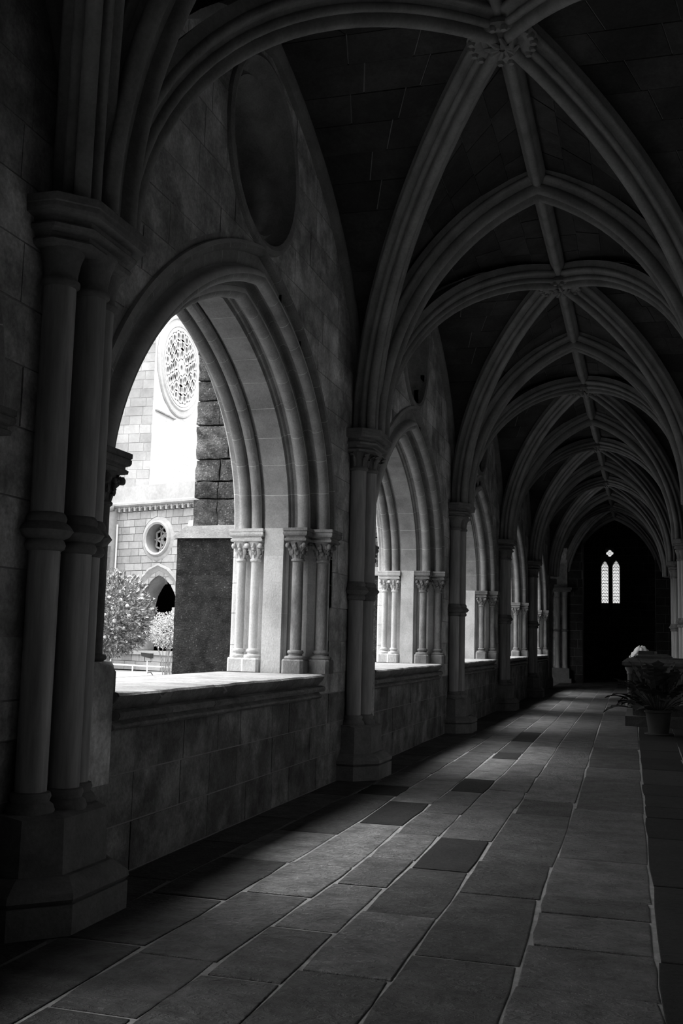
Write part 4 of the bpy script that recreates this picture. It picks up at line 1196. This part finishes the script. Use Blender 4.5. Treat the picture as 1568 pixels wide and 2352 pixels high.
# ================================================================== TOMB, CLOTH, POTTED PLANT
tb = thing('sarcophagus', 'raised dark stone tomb with moulded lid and small corner columns', 'tomb', (0, 0, 0))
tx0, tx1, ty0, ty1 = 2.71, 3.80, 20.0, 22.2
m = MB(); m.box(tx0, tx1 + .08, ty0, ty1 + .1, 0, .185); build('base_slab', m, 'tomb', tb)
m = MB(); m.box(tx0 + .13, tx1, ty0 + .22, ty1, .185, .33); m.box(tx0 + .10, tx1, ty0 + .2, ty1 + .03, .33, .36); build('pedestal', m, 'tomb', tb)
m = MB(); m.box(tx0 + .10, tx1 - .05, ty0 + .12, ty1, .36, 1.06)
build('chest', m, 'tomb', tb)
m = MB()
for i in range(3):
    xa = tx0 + .20 + i * .28
    m.loft([[(xa + .22 * a, ty0 + d, .46 + .50 * b) for a, b in ((0, 0), (1, 0), (1, .75), (.5, 1), (0, .75))] for d in (.095, .125)])
m.box(tx0 + .1, tx1 - .05, ty0 + .085, ty0 + .12, .38, .43); m.box(tx0 + .1, tx1 - .05, ty0 + .085, ty0 + .12, .99, 1.05)
build('carved_panel', m, 'tomb', tb)
for (x, y) in ((tx0 + .08, ty0 + .10), (tx1 - .08, ty0 + .10), (tx0 + .08, ty1 - .1)):
    m = MB(); m.lathe((x, y), [(.075, .36), (.075, .40), (.05, .43), (.035, .46), (.035, .70), (.05, .72), (.035, .74), (.035, .93), (.05, .95), (.045, .98), (.075, 1.03), (.08, 1.06)], 12); build('corner_column', m, 'tombpale', tb, smooth=radians(45))
m = MB(); m.loft([[(x, y, z) for x, y in ((tx0 - .02 - a, ty0 - .02 - a), (tx1 + .04, ty0 - .02 - a), (tx1 + .04, ty1 + .02 + a), (tx0 - .02 - a, ty1 + .02 + a))] for a, z in ((-.05, 1.06), (.0, 1.09), (.03, 1.10), (.03, 1.16), (.0, 1.18), (-.06, 1.22), (-.10, 1.225))]); build('lid', m, 'tomb', tb)
m = MB(); m.loft([[(x, y, z) for x, y in ((2.90 + a, 20.1 + a), (3.55 - a, 20.1 + a), (3.55 - a, 21.9 - a), (2.90 + a, 21.9 - a))] for a, z in ((0, 1.225), (0, 1.27), (.06, 1.30))]); build('lid_step', m, 'tomb', tb)
# book-like dark slab and crumpled cloth lying on the lid
m = MB(); m.box(2.955, 3.22, 20.2, 20.6, 1.30, 1.365); o = build('dark_slab', m, 'iron'); o['label'] = 'dark rectangular slab lying on the tomb lid against the pale cloth'; o['category'] = 'slab'
m = MB(); m.box(3.235, 3.28, 20.2, 20.5, 1.30, 1.36); o = build('small_block', m, 'tombpale'); o['label'] = 'small pale block on the tomb lid right of the dark slab'; o['category'] = 'block'
m = MB(); nu, nv = 22, 16; vs_ = []; fs_ = []
for i in range(nu + 1):
    for j in range(nv + 1):
        u = i / nu; v = j / nv
        x = 2.78 + .36 * u; y = 20.25 + .55 * v
        h = 1.235 + .21 * sin(min(1, u * 1.35) * pi * .62) * sin(max(.08, v) * pi * .9) + .06 * noise.noise(Vector((u * 7, v * 6, 2))) + .02 * noise.noise(Vector((u * 17, v * 13, 5)))
        if u > .8: h -= (u - .8) * .35
        vs_.append((x, y, max(1.232, h)))
for i in range(nu):
    for j in range(nv):
        a = i * (nv + 1) + j; fs_.append((a, a + 1, a + nv + 2, a + nv + 1))
m.add(vs_, fs_); m.add([(x, y, 1.228) for x, y, z in vs_], [f[::-1] for f in fs_])
o = build('pale_cloth', m, 'cloth', smooth=radians(70)); o['label'] = 'crumpled pale cloth heaped on the near left corner of the tomb lid'; o['category'] = 'cloth'
pp = thing('potted_plant', 'dark broad-leaved plant in a round pot standing before the tomb', 'plant', (3.27, 18.35, 0))
m = MB(); m.lathe((0, 0), [(.13, .0), (.16, .02), (.205, .36), (.23, .37), (.23, .41), (.20, .41), (.19, .36), (.05, .35)], 28); build('pot', m, 'pot', pp, smooth=radians(40))
m = MB(); m.lathe((0, 0), [(.20, 0), (.225, .012), (.225, .03), (.19, .03)], 28); build('saucer', m, 'pot', pp, smooth=radians(40))
m = MB(); m.lathe((0, 0), [(.19, .34), (.19, .37), (.02, .38)], 20); build('soil', m, 'dark', pp)
r_ = random.Random(12)
for i in range(64):
    a = i * 2.4; el = .12 + 1.35 * ((i * 7) % 64) / 64
    ln = .62 + .42 * r_.random()
    if i in (2, 3, 9): a = pi + .2 * (i % 4); el = .30 + .05 * i; ln = .95
    base = Vector((.05 * cos(a), .05 * sin(a), .36)); d = Vector((cos(a) * cos(el), sin(a) * cos(el), sin(el)))
    mid = base + d * ln * .55; tip = base + d * ln + Vector((0, 0, -.16 * cos(el)))
    mb = MB(); mb.tube([base, base.lerp(mid, .6) + Vector((0, 0, .03)), mid], [.009, .007, .005], 5)
    st_ = build('stem', mb, 'plant', pp)
    sd = d.cross(Vector((0, 0, 1))).normalized(); nn = d.cross(sd).normalized()
    mb = MB(); L_ = []; R_ = []
    for k in range(9):
        t_ = k / 8; c = mid.lerp(tip, t_) + Vector((0, 0, .05 * sin(pi * t_)))
        w_ = .15 * sin(pi * min(1, .08 + t_ * .92)) ** .8 * (1 if k % 2 == 0 or k in (0, 8) else .55)
        L_.append(c + sd * w_ - nn * .02); R_.append(c - sd * w_ - nn * .02); 
    C_ = [mid.lerp(tip, k / 8) + Vector((0, 0, .05 * sin(pi * k / 8))) for k in range(9)]
    vs_ = L_ + C_ + R_; fs_ = []
    for k in range(8): fs_ += [(k, k + 1, 9 + k + 1, 9 + k), (9 + k, 9 + k + 1, 18 + k + 1, 18 + k)]
    mb.add(vs_, fs_); build('leaf', mb, 'plant', st_)
